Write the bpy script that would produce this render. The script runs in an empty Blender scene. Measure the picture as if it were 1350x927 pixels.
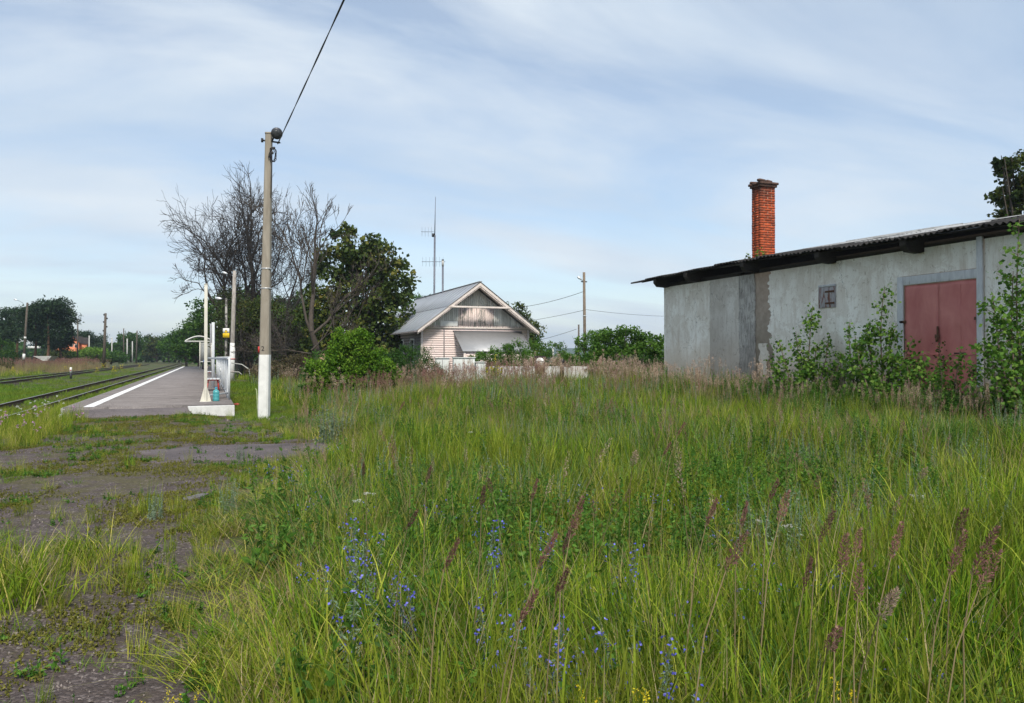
import bpy, math, random
import numpy as np
from mathutils import Vector, Matrix
sc = bpy.context.scene
R = math.radians
rng = np.random.default_rng(7)
random.seed(7)
# ---------------------------------------------------------------- camera
EYE = 1.6            # eye height above the path
FPX = 1040.0         # focal length expressed for a 1350 wide frame
YAW = R(21.2)        # the railway runs along +Y; the camera looks this far to the right of it
cam_d = bpy.data.cameras.new('camera'); cam = bpy.data.objects.new('camera', cam_d)
sc.collection.objects.link(cam); sc.camera = cam
cam_d.lens = FPX / 1350 * 36; cam_d.sensor_width = 36; cam_d.clip_start = 0.05; cam_d.clip_end = 9000
cam.location = (0, 0, EYE)
cam.rotation_euler = (R(90 + 0.413), 0, -YAW)
# ---------------------------------------------------------------- world, sun, exposure
SUN_EL, SUN_AZ = R(48), R(189)     # azimuth clockwise from +Y
world = bpy.data.worlds.new("World"); sc.world = world; world.use_nodes = True
wt = world.node_tree; wt.nodes.clear()
def wn(t, **k):
    n = wt.nodes.new(t)
    for a, b in k.items(): setattr(n, a, b)
    return n
sky = wn('ShaderNodeTexSky', sky_type='NISHITA', sun_disc=False, sun_elevation=SUN_EL, sun_rotation=SUN_AZ)
sky.air_density = 1.0; sky.dust_density = 0.6; sky.ozone_density = 1.0
bg1 = wn('ShaderNodeBackground'); bg1.inputs[1].default_value = 0.095
wt.links.new(sky.outputs[0], bg1.inputs[0])
tc = wn('ShaderNodeTexCoord'); sep = wn('ShaderNodeSeparateXYZ'); wt.links.new(tc.outputs['Generated'], sep.inputs[0])
zz = wn('ShaderNodeMath', operation='MAXIMUM'); wt.links.new(sep.outputs[2], zz.inputs[0]); zz.inputs[1].default_value = 0.0
za = wn('ShaderNodeMath', operation='ADD'); wt.links.new(zz.outputs[0], za.inputs[0]); za.inputs[1].default_value = 0.22
dv = wn('ShaderNodeVectorMath', operation='DIVIDE'); cz = wn('ShaderNodeCombineXYZ')
for i in range(3): wt.links.new(za.outputs[0], cz.inputs[i])
wt.links.new(tc.outputs['Generated'], dv.inputs[0]); wt.links.new(cz.outputs[0], dv.inputs[1])
mp = wn('ShaderNodeMapping'); mp.inputs['Rotation'].default_value = (0, 0, R(24)); mp.inputs['Scale'].default_value = (0.72, 1.55, 0.0)
wt.links.new(dv.outputs[0], mp.inputs[0])
n1 = wn('ShaderNodeTexNoise'); n1.inputs['Scale'].default_value = 1.0; n1.inputs['Detail'].default_value = 10; n1.inputs['Roughness'].default_value = 0.55; n1.inputs['Distortion'].default_value = 0.5
wt.links.new(mp.outputs[0], n1.inputs[0])
rp = wn('ShaderNodeValToRGB'); rp.color_ramp.elements[0].position = 0.42; rp.color_ramp.elements[0].color = (.36, .36, .36, 1)
rp.color_ramp.elements[1].position = 0.62; rp.color_ramp.elements[1].color = (.95, .95, .95, 1)
wt.links.new(n1.outputs[0], rp.inputs[0])
n2 = wn('ShaderNodeTexNoise'); n2.inputs['Scale'].default_value = 1.1; n2.inputs['Detail'].default_value = 5
mp2 = wn('ShaderNodeMapping'); mp2.inputs['Rotation'].default_value = (0, 0, R(-12)); mp2.inputs['Scale'].default_value = (0.8, 1.7, 0.0); mp2.inputs['Location'].default_value = (3, 7, 0)
wt.links.new(dv.outputs[0], mp2.inputs[0]); wt.links.new(mp2.outputs[0], n2.inputs[0])
rc = wn('ShaderNodeValToRGB'); rc.color_ramp.elements[0].position = 0.35; rc.color_ramp.elements[0].color = (.405, .485, .58, 1)
rc.color_ramp.elements[1].position = 0.65; rc.color_ramp.elements[1].color = (.535, .585, .63, 1)
wt.links.new(n2.outputs[0], rc.inputs[0])
bg2 = wn('ShaderNodeBackground'); bg2.inputs[1].default_value = 0.92; wt.links.new(rc.outputs[0], bg2.inputs[0])
mx = wn('ShaderNodeMixShader'); wt.links.new(rp.outputs[0], mx.inputs[0]); wt.links.new(bg1.outputs[0], mx.inputs[1]); wt.links.new(bg2.outputs[0], mx.inputs[2])
wo = wn('ShaderNodeOutputWorld'); wt.links.new(mx.outputs[0], wo.inputs[0])
sun_d = bpy.data.lights.new('sun', 'SUN'); sun_d.energy = 2.6; sun_d.angle = R(11); sun_d.color = (1.0, 0.93, 0.80)
sun = bpy.data.objects.new('sun', sun_d); sc.collection.objects.link(sun)
sdir = Vector((math.sin(SUN_AZ) * math.cos(SUN_EL), math.cos(SUN_AZ) * math.cos(SUN_EL), math.sin(SUN_EL)))
sun.rotation_euler = sdir.to_track_quat('Z', 'Y').to_euler()
sc.view_settings.view_transform = 'Standard'; sc.view_settings.look = 'None'
sc.view_settings.exposure = 0.74; sc.view_settings.gamma = 1.0
sc.render.engine = 'CYCLES'
sc.cycles.max_bounces = 6; sc.cycles.diffuse_bounces = 3; sc.cycles.transmission_bounces = 4; sc.cycles.transparent_max_bounces = 6; sc.cycles.volume_bounces = 0

# ---------------------------------------------------------------- helpers
col = sc.collection
FX, FY = math.sin(YAW), math.cos(YAW)
def at(b, d):
    """ground point d metres ahead along the view axis, on the bearing column b"""
    lat = (b - 675) / FPX * d
    return (FX * d + FY * lat, FY * d - FX * lat)
def hz(row, d): return EYE + (471 - row) * d / FPX
def tag(o, label=None, cat=None, group=None, kind=None):
    if label: o['label'] = label
    if cat: o['category'] = cat
    if group: o['group'] = group
    if kind: o['kind'] = kind
    return o
def empty(name, loc=(0, 0, 0), rz=0):
    o = bpy.data.objects.new(name, None); col.objects.link(o); o.location = loc; o.rotation_euler = (0, 0, rz); o.empty_display_size = .2
    return o
def copy_tree(o, parent=None):
    c = o.copy(); col.objects.link(c); c.parent = parent
    for ch in o.children: copy_tree(ch, c)
    return c
class MB:
    def __init__(s): s.V = []; s.Q = []; s.T = []; s.C = []; s.n = 0
    def add(s, V, Q=None, T=None, cv=0.5):
        V = np.asarray(V, float).reshape(-1, 3)
        if Q is not None and len(Q): s.Q.append(np.asarray(Q, int).reshape(-1, 4) + s.n)
        if T is not None and len(T): s.T.append(np.asarray(T, int).reshape(-1, 3) + s.n)
        s.V.append(V); s.C.append(np.broadcast_to(np.asarray(cv, float), (len(V),)).copy()); s.n += len(V); return s
    def box(s, x0, x1, y0, y1, z0, z1, cv=.5):
        V = [(x, y, z) for z in (z0, z1) for y in (y0, y1) for x in (x0, x1)]
        return s.add(V, [(0, 2, 3, 1), (4, 5, 7, 6), (0, 1, 5, 4), (2, 6, 7, 3), (0, 4, 6, 2), (1, 3, 7, 5)], cv=cv)
    def cbox(s, c, h, cv=.5): return s.box(c[0] - h[0], c[0] + h[0], c[1] - h[1], c[1] + h[1], c[2] - h[2], c[2] + h[2], cv)
    def tube(s, P, r, n=8, cv=.5, cap=True):
        P = np.asarray(P, float); m = len(P); r = np.broadcast_to(np.asarray(r, float), (m,))
        T = np.gradient(P, axis=0); T /= np.linalg.norm(T, axis=1)[:, None] + 1e-9
        a = np.array([0, 0, 1.]) if abs(T[0][2]) < .9 else np.array([1., 0, 0])
        U = np.cross(T, a); U /= np.linalg.norm(U, axis=1)[:, None] + 1e-9
        for i in range(1, m):
            if np.dot(U[i], U[i - 1]) < 0: U[i] = -U[i]
        W = np.cross(T, U)
        t = np.arange(n) / n * 2 * np.pi
        V = P[:, None, :] + r[:, None, None] * (np.cos(t)[None, :, None] * U[:, None, :] + np.sin(t)[None, :, None] * W[:, None, :])
        i, j = np.meshgrid(np.arange(m - 1), np.arange(n), indexing='ij'); j2 = (j + 1) % n
        Q = np.stack([i * n + j, i * n + j2, (i + 1) * n + j2, (i + 1) * n + j], -1).reshape(-1, 4)
        V = V.reshape(-1, 3); Tt = []
        if cap:
            V = np.vstack([V, P[0], P[-1]]); k = m * n
            for q in range(n):
                Tt.append((k, (q + 1) % n, q)); Tt.append((k + 1, (m - 1) * n + q, (m - 1) * n + (q + 1) % n))
        return s.add(V, Q, Tt, cv)
    def prism(s, poly, h, axis='z', base=0.0, cv=.5):
        """poly: 2-D outline (convex or mildly concave) extruded from base to base+h along the axis"""
        n = len(poly); V = []
        for b in (base, base + h):
            for (u, v) in poly:
                V.append((u, v, b) if axis == 'z' else ((b, u, v) if axis == 'x' else (u, b, v)))
        s.add(V, [(i, (i + 1) % n, n + (i + 1) % n, n + i) for i in range(n)], cv=cv)
        s.NG = getattr(s, 'NG', []); o = s.n - 2 * n
        s.NG.append([o + i for i in range(n)][::-1]); s.NG.append([o + n + i for i in range(n)])
        return s
    def mesh(s, name, mat=None, smooth=False):
        V = np.vstack(s.V); me = bpy.data.meshes.new(name)
        Q = np.vstack(s.Q) if s.Q else np.zeros((0, 4), int); T = np.vstack(s.T) if s.T else np.zeros((0, 3), int)
        NG = getattr(s, 'NG', [])
        if NG: me.from_pydata(V.tolist(), [], Q.tolist() + T.tolist() + NG)
        else:
            nq, nt = len(Q), len(T)
            me.vertices.add(len(V)); me.vertices.foreach_set('co', V.astype(np.float32).ravel())
            li = np.concatenate([Q.ravel(), T.ravel()]).astype(np.int32)
            me.loops.add(len(li)); me.loops.foreach_set('vertex_index', li)
            me.polygons.add(nq + nt)
            me.polygons.foreach_set('loop_start', np.concatenate([np.arange(nq) * 4, nq * 4 + np.arange(nt) * 3]).astype(np.int32))
            me.polygons.foreach_set('loop_total', np.concatenate([np.full(nq, 4), np.full(nt, 3)]).astype(np.int32))
            me.update(calc_edges=True)
        a = me.attributes.new('cv', 'FLOAT', 'POINT'); a.data.foreach_set('value', np.concatenate(s.C).astype(np.float32))
        if smooth: me.polygons.foreach_set('use_smooth', np.ones(len(me.polygons), bool))
        if mat: me.materials.append(mat)
        me.validate(); return me
    def build(s, name, mat=None, parent=None, smooth=False, bevel=0, loc=None):
        o = bpy.data.objects.new(name, s.mesh(name, mat, smooth)); col.objects.link(o)
        if parent: o.parent = parent
        if loc is not None: o.location = loc
        if bevel:
            b = o.modifiers.new('bevel', 'BEVEL'); b.width = bevel; b.segments = 2; b.limit_method = 'ANGLE'
        return o
def inst(me, name, parent=None, loc=(0, 0, 0), rot=(0, 0, 0), scale=(1, 1, 1)):
    o = bpy.data.objects.new(name, me); col.objects.link(o); o.parent = parent; o.location = loc; o.rotation_euler = rot; o.scale = scale
    return o
def sn(x, y, s=1.0, seed=0):
    """smooth pseudo noise 0..1"""
    r = np.random.default_rng(seed + 100); v = 0; 
    for k in range(6):
        a = r.uniform(0, 6.28); f = s * r.uniform(.6, 2.2); p = r.uniform(0, 6.28)
        v = v + np.sin((x * math.cos(a) + y * math.sin(a)) * f + p + 1.3 * np.sin((x * math.sin(a) - y * math.cos(a)) * f * .7 + p * 2))
    return np.clip(.5 + v / 6, 0, 1)
# ---------------------------------------------------------------- materials
def M_(name):
    m = bpy.data.materials.new(name); m.use_nodes = True; nt = m.node_tree; nt.nodes.clear(); return m, nt
class NT:
    def __init__(s, nt): s.nt = nt
    def n(s, t, ins=None, **k):
        n = s.nt.nodes.new(t)
        for a, b in k.items(): setattr(n, a, b)
        for a, b in (ins or {}).items():
            if isinstance(b, bpy.types.NodeSocket): s.nt.links.new(b, n.inputs[a])
            else: n.inputs[a].default_value = b
        return n
    def noise(s, scale, detail=5, rough=.55, vec=None, dist=0):
        n = s.n('ShaderNodeTexNoise', {'Scale': scale, 'Detail': detail, 'Roughness': rough, 'Distortion': dist})
        if vec is not None: s.nt.links.new(vec, n.inputs[0])
        return n.outputs[0]
    def pos(s, sc_=(1, 1, 1)):
        g = s.n('ShaderNodeNewGeometry'); m = s.n('ShaderNodeMapping', {0: g.outputs['Position'], 'Scale': sc_}); return m.outputs[0]
    def obj(s, sc_=(1, 1, 1)):
        g = s.n('ShaderNodeTexCoord'); m = s.n('ShaderNodeMapping', {0: g.outputs['Object'], 'Scale': sc_}); return m.outputs[0]
    def ramp(s, f, stops):
        r = s.n('ShaderNodeValToRGB', {0: f}); e = r.color_ramp.elements
        while len(e) < len(stops): e.new(.5)
        for i, (p, c) in enumerate(stops):
            e[i].position = p; c = (c, c, c) if isinstance(c, (int, float)) else c; e[i].color = (*c, 1)
        return r.outputs[0]
    def mix(s, f, a, b, blend='MIX'):
        n = s.n('ShaderNodeMix', data_type='RGBA', blend_type=blend)
        for i, v in ((0, f), (6, a), (7, b)):
            if isinstance(v, bpy.types.NodeSocket): s.nt.links.new(v, n.inputs[i])
            else: n.inputs[i].default_value = v if isinstance(v, (int, float)) else (*v, 1)
        return n.outputs[2]
    def math(s, op, a, b=0.0, clamp=False):
        return s.n('ShaderNodeMath', {0: a, 1: b}, operation=op, use_clamp=clamp).outputs[0]
    def bump(s, h, st=.3, d=.01): return s.n('ShaderNodeBump', {'Height': h, 'Strength': st, 'Distance': d}).outputs[0]
    def out(s, sh): s.n('ShaderNodeOutputMaterial', {0: sh})
    def pbr(s, c, rough=.8, metal=0, norm=None, spec=.3):
        p = s.n('ShaderNodeBsdfPrincipled', {'Roughness': rough, 'Metallic': metal, 'Specular IOR Level': spec})
        if isinstance(c, bpy.types.NodeSocket): s.nt.links.new(c, p.inputs[0])
        else: p.inputs[0].default_value = (*c, 1)
        if norm is not None: s.nt.links.new(norm, p.inputs['Normal'])
        return p.outputs[0]
def worn(name, a, b, scale=6, c=None, rough=.8, metal=0, stretch=(1, 1, 1), bump=.3, cpos=.62, bd=.01, local=False, rnd=0.0):
    """two-tone weathered surface, optional third colour in isolated patches"""
    m, nt = M_(name); t = NT(nt); v = t.obj(stretch) if local else t.pos(stretch)
    n = t.noise(scale, 8, .62, v, .3); cc = t.ramp(n, [(.32, a), (.68, b)])
    if c is not None:
        n3 = t.noise(scale * .45, 8, .7, v, .6); cc = t.mix(t.ramp(n3, [(cpos, 0.), (cpos + .05, 1.)]), cc, c)
    if rnd:
        oi = t.n('ShaderNodeObjectInfo'); hv = t.n('ShaderNodeHueSaturation', {'Value': t.math('ADD', t.math('MULTIPLY', oi.outputs['Random'], rnd), 1 - rnd / 2), 'Color': cc}); cc = hv.outputs[0]
    t.out(t.pbr(cc, rough, metal, t.bump(t.noise(scale * 5, 5, .6, v), bump, bd))); return m
def foliage(name, stops, trans=.3, rough=.55, patch=None, pscale=.35, vary=.35, spec=.12, pval=0.0):
    """leaf colours: spread over the leaves by the cv attribute, varied per plant and by patches of ground"""
    m, nt = M_(name); t = NT(nt)
    at_ = t.n('ShaderNodeAttribute', attribute_name='cv'); c = t.ramp(at_.outputs['Fac'], stops)
    if patch is not None:
        c = t.mix(t.ramp(t.noise(pscale, 3, .5, t.pos()), [(.40, 0.), (.62, .75)]), c, patch)
    oi = t.n('ShaderNodeObjectInfo')
    val = t.math('ADD', t.math('MULTIPLY', oi.outputs['Random'], vary), 1 - vary / 2)
    if pval: val = t.math('MULTIPLY', val, t.math('ADD', t.math('MULTIPLY', t.noise(.75, 4, .6, t.pos()), 2 * pval), 1 - pval))
    hv = t.n('ShaderNodeHueSaturation', {'Value': val, 'Color': c})
    hv.inputs['Hue'].default_value = .5
    c = hv.outputs[0]
    p = t.pbr(c, rough, 0, None, spec); tr = t.n('ShaderNodeBsdfTranslucent', {0: c})
    t.out(t.n('ShaderNodeMixShader', {0: trans, 1: p, 2: tr.outputs[0]}).outputs[0]); return m
# ---------------------------------------------------------------- ground
def sstep(a, b, x): t = np.clip((x - a) / (b - a), 0, 1); return t * t * (3 - 2 * t)
def height(x, y):
    x = np.asarray(x, float); y = np.asarray(y, float)
    h = (0.17 + .33 * sstep(15, 23, y)) * sstep(1.6, 12.5, x) * (1 - .72 * sstep(25, 37, y))
    h = h - 0.27 * sstep(-3.3, -5.0, x) * sstep(10, 15, y) + .12 * sstep(-9, -14, x)
    h = h + .9 * sstep(-28, -60, x) * sstep(50, 100, y)
    h = h + .07 * sstep(17.5, 21, y) * sstep(-5, -4, x) * sstep(.6, -.6, x)
    near = 1 - sstep(25, 60, np.hypot(x, y))
    h = h + near * .07 * (sn(x, y, .9, 3) - .5) + .02 * near * (sn(x, y, 4, 4) - .5)
    plat = sstep(-4.2, -3.6, x) * sstep(1.1, .8, x) * sstep(22.3, 22.8, y)
    h = h * (1 - plat) - .06 * plat
    # valley beyond the house, then a low wooded ridge
    r = np.hypot(x, y); h = h - 14 * sstep(150, 700, r) * sstep(20, 200, x)
    return h
def xr_path(y): return np.interp(y, [-4, 0, 4, 5.5, 7.8, 10.4, 12, 13, 16, 20, 22], [-.2, -.15, -.12, -.07, .0, .5, 1.2, 1.5, 1.6, 1.2, 1.1])
def xl_path(y): return np.interp(y, [-4, 12, 13.5, 15, 16, 21, 22], [-6, -6, -4.6, -3.8, -3.1, -2.9, -2.8])
def pathm(x, y):
    """1 on the bare gravel path, 0 on the meadow"""
    w = .5 * (sn(x, y, 2.3, 11) - .5)
    m = sstep(-.18, .22, xr_path(y) + w - x) * sstep(-.25, .25, x - xl_path(y) + w) * (1 - sstep(22.0, 22.6, y))
    tuft = np.sqrt(((x + 1.55) / 1.15) ** 2 + ((y - 6.35) / 1.05) ** 2) + w * .5
    return m * sstep(.8, 1.15, tuft)
def grid_sheet(xs, ys, zf, name, mat, extra=None):
    X, Y = np.meshgrid(xs, ys); Z = zf(X, Y); n, m = X.shape
    V = np.stack([X, Y, Z], -1).reshape(-1, 3); i, j = np.meshgrid(np.arange(n - 1), np.arange(m - 1), indexing='ij')
    a = i * m + j; Q = np.stack([a, a + 1, a + m + 1, a + m], -1).reshape(-1, 4)
    b = MB(); b.add(V, Q, cv=(extra(X, Y).ravel() if extra else .5)); return b.build(name, mat, smooth=True)
def ground_mat():
    m, nt = M_('ground_soil_and_turf'); t = NT(nt); P = t.pos()
    grass = t.ramp(t.noise(.6, 6, .6, P), [(.35, (.045, .085, .018)), (.55, (.085, .12, .025)), (.72, (.13, .13, .035))])
    grass = t.mix(t.ramp(t.noise(.03, 4, .6, P), [(.45, 0.), (.6, .5)]), grass, (.14, .11, .045))
    soil = t.ramp(t.noise(14, 8, .7, P), [(.3, (.035, .03, .017)), (.7, (.09, .078, .042))]); grass = t.mix(t.ramp(t.noise(22, 8, .75, P), [(.45, 0.), (.6, .7)]), grass, (.03, .035, .012))
    # bare soil shows between the tufts close by
    f = t.ramp(t.noise(3.5, 5, .6, P), [(.46, 0.), (.54, .75)])
    c = t.mix(f, grass, soil)
    t.out(t.pbr(c, .95, 0, t.bump(t.noise(30, 6, .7, P), .6, .03))); return m
def gravel_mat():
    m, nt = M_('gravel_path'); t = NT(nt); P = t.pos()
    vo = t.n('ShaderNodeTexVoronoi', {0: P, 'Scale': 60.0}); vs = t.n('ShaderNodeTexVoronoi', {0: P, 'Scale': 24.0})
    g = t.ramp(vo.outputs['Color'], [(.1, (.042, .032, .031)), (.6, (.105, .084, .082)), (.88, (.25, .21, .20)), (.97, (.52, .48, .46))])
    soil = t.ramp(t.noise(18, 8, .7, P), [(.3, (.038, .028, .025)), (.7, (.105, .080, .070))])
    c = t.mix(t.ramp(t.noise(5, 5, .65, P), [(.42, .25), (.6, .95)]), g, soil)
    moss = t.ramp(t.noise(25, 6, .7, P), [(.3, (.045, .045, .014)), (.55, (.10, .09, .03)), (.7, (.17, .155, .035))])
    at_ = t.n('ShaderNodeAttribute', attribute_name='cv')
    mf = t.math('ADD', t.noise(1.7, 8, .72, P, .4), t.math('MULTIPLY', at_.outputs['Fac'], .17))
    c = t.mix(t.ramp(mf, [(.60, 0.), (.68, .60)]), c, moss)
    h = t.math('ADD', t.math('MULTIPLY', vo.outputs['Distance'], -1.0), t.noise(40, 6, .7, P))
    t.out(t.pbr(c, .9, 0, t.bump(h, .8, .012))); return m
def asphalt_mat(name, a, b, crack=.0):
    m, nt = M_(name); t = NT(nt); P = t.pos()
    c = t.ramp(t.noise(1.3, 7, .65, P, .3), [(.3, a), (.7, b)])
    sp = t.n('ShaderNodeTexVoronoi', {0: P, 'Scale': 90.0})
    c = t.mix(t.ramp(sp.outputs['Color'], [(.0, .0), (.5, .0), (.95, .55)]), c, tuple(min(1, 2.1 * q) for q in b))
    c = t.mix(t.ramp(t.noise(.5, 6, .6, t.pos((.5, 3, 1))), [(.5, 0.), (.66, .35)]), c, tuple(q * .55 for q in a))
    vc = t.n('ShaderNodeTexVoronoi', {0: t.n('ShaderNodeVectorMath', {0: P, 1: t.n('ShaderNodeTexNoise', {0: P, 'Scale': 1.5}).outputs['Color']}, operation='ADD').outputs[0], 'Scale': .55}, feature='DISTANCE_TO_EDGE')
    if crack: c = t.mix(t.ramp(vc.outputs['Distance'], [(.0, crack), (.012, 0.)]), c, (.02, .018, .016))
    t.out(t.pbr(c, .85, 0, t.bump(t.noise(90, 4, .7, P), .4, .006))); return m
GM = ground_mat()
def graded(a, b, lo, hi, n): # denser near 0
    u = np.linspace(-1, 1, n); v = np.sign(u) * (np.abs(u) ** 2.6); return np.where(v < 0, -v * a, v * b)
xs = np.unique(np.concatenate([graded(-1500, 2500, 0, 0, 120), np.arange(-12, 22, .4)])); ys = np.unique(np.concatenate([np.linspace(-60, 0, 16), np.arange(-3, 40, .4), 40 + (np.linspace(0, 1, 60) ** 2.5) * 3000]))
tag(grid_sheet(xs, ys, height, 'ground', GM), kind='structure')
# gravel path: its own sheet just above the soil
def path_z(X, Y):
    m = np.maximum(pathm(X, Y), np.exp(-(((X + 1.55) / 1.3) ** 4) - ((Y - 6.35) / 1.25) ** 4)); return height(X, Y) + np.where(m > .02, .004 + .02 * np.minimum(m * 3, 1), -.06) + .008 * (sn(X, Y, 17, 6) - .5)
def moss_bias(X, Y):
    v = np.exp(-((X + 1.4) / 1.3) ** 2 - ((Y - 14) / 5.5) ** 2) + .5 * np.exp(-((X + .2) / 1.0) ** 2 - ((Y - 11) / 2.) ** 2) + .7 * sstep(16, 19.5, Y)
    v = v + .7 * (1 - pathm(X, Y)) + .35 * np.exp(-((X + 2.4) / .8) ** 2 - ((Y - 9.5) / 1.2) ** 2); return np.clip(v, 0, 1)
p = grid_sheet(np.arange(-6.6, 2.6, .07), np.arange(-3, 22.8, .09), path_z, 'gravel_path', gravel_mat(), moss_bias)
tag(p, kind='structure')
# worn asphalt patch
ASP = asphalt_mat('old_asphalt', (.065, .053, .054), (.12, .102, .103))
def asph_r(th): return 1 + .16 * np.sin(3 * th + 1) + .10 * np.sin(5 * th) + .07 * np.sin(9 * th + 2) + .04 * np.sin(17 * th)
b = MB(); th = np.linspace(0, 2 * np.pi, 72, endpoint=False); V = [(.62, 13.95)]
rings = [.35, .7, .93, 1.0, 1.03]
pts = np.array([(.62 + r * 1.62 * asph_r(t_) * math.cos(t_) + .25 * r * math.sin(t_), 13.95 + r * .98 * asph_r(t_) * math.sin(t_)) for r in rings for t_ in th])
zc = height(pts[:, 0], pts[:, 1]) + np.repeat([.052, .05, .044, .036, -.02], 72)
V = np.vstack([[(.62, 13.95, float(height(.62, 13.95)) + .052)], np.column_stack([pts, zc])])
Q = [(1 + k * 72 + i, 1 + (k + 1) * 72 + i, 1 + (k + 1) * 72 + (i + 1) % 72, 1 + k * 72 + (i + 1) % 72) for k in range(4) for i in range(72)]
b.add(V, Q, [(0, 1 + i, 1 + (i + 1) % 72) for i in range(72)])
tag(b.build('asphalt_patch', ASP, smooth=True), kind='structure')
# broken flat slab of asphalt lying on the path (258, 664)
x, y = at(258, 8.6); b = MB()
b.prism([(-.16, -.05), (-.07, -.075), (.08, -.05), (.17, .02), (.1, .07), (-.03, .05), (-.12, .045)], .028, base=0)
o = b.build('broken_slab', worn('slab_grey', (.09, .085, .085), (.17, .16, .16), 12, bump=.7), bevel=.004, loc=(x, y, float(height(x, y)) + .03))
o.rotation_euler = (.06, -.05, .5); tag(o, 'flat grey broken piece of asphalt lying on the gravel path', 'slab')

# ---------------------------------------------------------------- platform
PZ = .30; PX0, PX1, PY0, PY1 = -3.43, .72, 23.1, 120
PLAT = asphalt_mat('platform_asphalt', (.125, .112, .110), (.205, .186, .184), .5)
RAMP = asphalt_mat('ramp_asphalt', (.085, .072, .072), (.145, .125, .126), .5)
CONC = worn('pale_concrete', (.30, .30, .29), (.45, .44, .42), 5, (.2, .19, .17), bump=.4)
WHITE = worn('white_paint', (.62, .62, .60), (.78, .78, .76), 4, (.45, .43, .40), .6, cpos=.66, bump=.15)
WCONC = worn('whitewashed_concrete', (.52, .52, .51), (.70, .70, .69), 5, (.33, .31, .28), .8, cpos=.68, bump=.4)
DKC = worn('dark_edge', (.06, .055, .055), (.11, .10, .10), 8, bump=.5)
pl = MB().box(PX0, PX1, PY0, PY1, -.35, PZ).build('platform', PLAT); tag(pl, kind='structure')
# uneven front lip of the surfacing, with a crack between it and the ramp
b = MB(); n = 40; xx = np.linspace(PX0 + .15, -.36, n); jag = .035 * (sn(xx, xx * 0, 5, 8) - .5)
V = []; rows = []
for k, (yy, z) in enumerate([(PY0 - .035, PZ - .06), (PY0 - .3, PZ - .07), (PY0 - .65, .17), (PY0 - .95, .10), (PY0 - 1.15, -.02)]):
    jj = jag * 3 if k >= 3 else jag; zz_ = z + (.012 * (sn(xx, xx * 0 + k, 7, 9) - .5))
    V.append(np.column_stack([xx + .10 * k * np.linspace(-.3, .0, n), yy + jj, zz_]))
V = np.vstack(V); Q = [(k * n + i, (k + 1) * n + i, (k + 1) * n + i + 1, k * n + i + 1) for k in range(4) for i in range(n - 1)]
b.add(V, Q); b.build('ramp', RAMP, pl, smooth=True)
EL = MB(); n = 160; yy = np.concatenate([np.linspace(PY0 + .04, 60, 100), np.linspace(60.5, PY1 - 1, 60)]); w = .012 * (sn(yy, yy * 0, 3, 12) - .5)
V = np.vstack([np.column_stack([-2.98 + w, yy, yy * 0 + PZ + .004]), np.column_stack([-2.73 + w[::-1], yy, yy * 0 + PZ + .004])])
EL.add(V, [(i, n + i, n + i + 1, i + 1) for i in range(n - 1)]).build('edge_line', worn('white_line_paint', (.68, .68, .67), (.80, .80, .79), 9, (.30, .28, .28), cpos=.68), pl)
def crack(name, x0, x1, y, w, seed, amp=.05):
    n = 60; xx = np.linspace(x0, x1, n); c = y + amp * (sn(xx, xx * 0, 2.2, seed) - .5) + .02 * (sn(xx, xx * 0, 13, seed + 1) - .5); ww = w * (.3 + sn(xx, xx * 0, 6, seed + 2))
    V = np.vstack([np.column_stack([xx, c - ww / 2, xx * 0 + PZ + .0035]), np.column_stack([xx, c + ww / 2, xx * 0 + PZ + .0035])])
    MB().add(V, [(i, i + 1, n + i + 1, n + i) for i in range(n - 1)]).build(name, DKC, pl)
crack('joint', PX0 + .02, .70, PY0 + .03, .05, 50, .03)
for q, (yy_, w_) in enumerate([(24.6, .018), (27.3, .03), (31.5, .03), (36.8, .04), (44, .05), (53, .06)]): crack('crack', PX0 + .05, .70, yy_, w_, 60 + q * 3, .35)
# white corner of the edge kerb by the ramp on the left, and the white kerb block on the right
MB().prism([(PX0 - .02, PY0 - .5), (PX0 + .42, PY0 - .5), (PX0 + .42, PY0 - .012), (PX0 - .02, PY0 - .012)], .26, base=-.1).build('corner_kerb', WCONC, pl, bevel=.012)
b = MB(); poly = [(-.45, .30), (-.42, .20), (-.30, .08), (-.10, -.03), (.06, -.06), (.72, -.12), (.72, .305)]
b.prism([(u + .0, v) for u, v in poly], .17, axis='y', base=PY0 - .62).build('kerb_block', WCONC, pl, bevel=.01)
MB().prism([(-.42, PY0 - .45), (.715, PY0 - .45), (.715, PY0 - .004), (-.42, PY0 - .004)], .30, base=-.02).build('kerb_fill', DKC, pl)
for y0 in np.arange(PY0 + .02, 60, 3.0):      # precast edge slabs along the track side, only their upstand shows
    MB().box(PX0 - .05, PX0 + .16, y0, y0 + 2.985, .02, PZ - .012).build('edge_slab', CONC, pl, bevel=.01)

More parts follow.
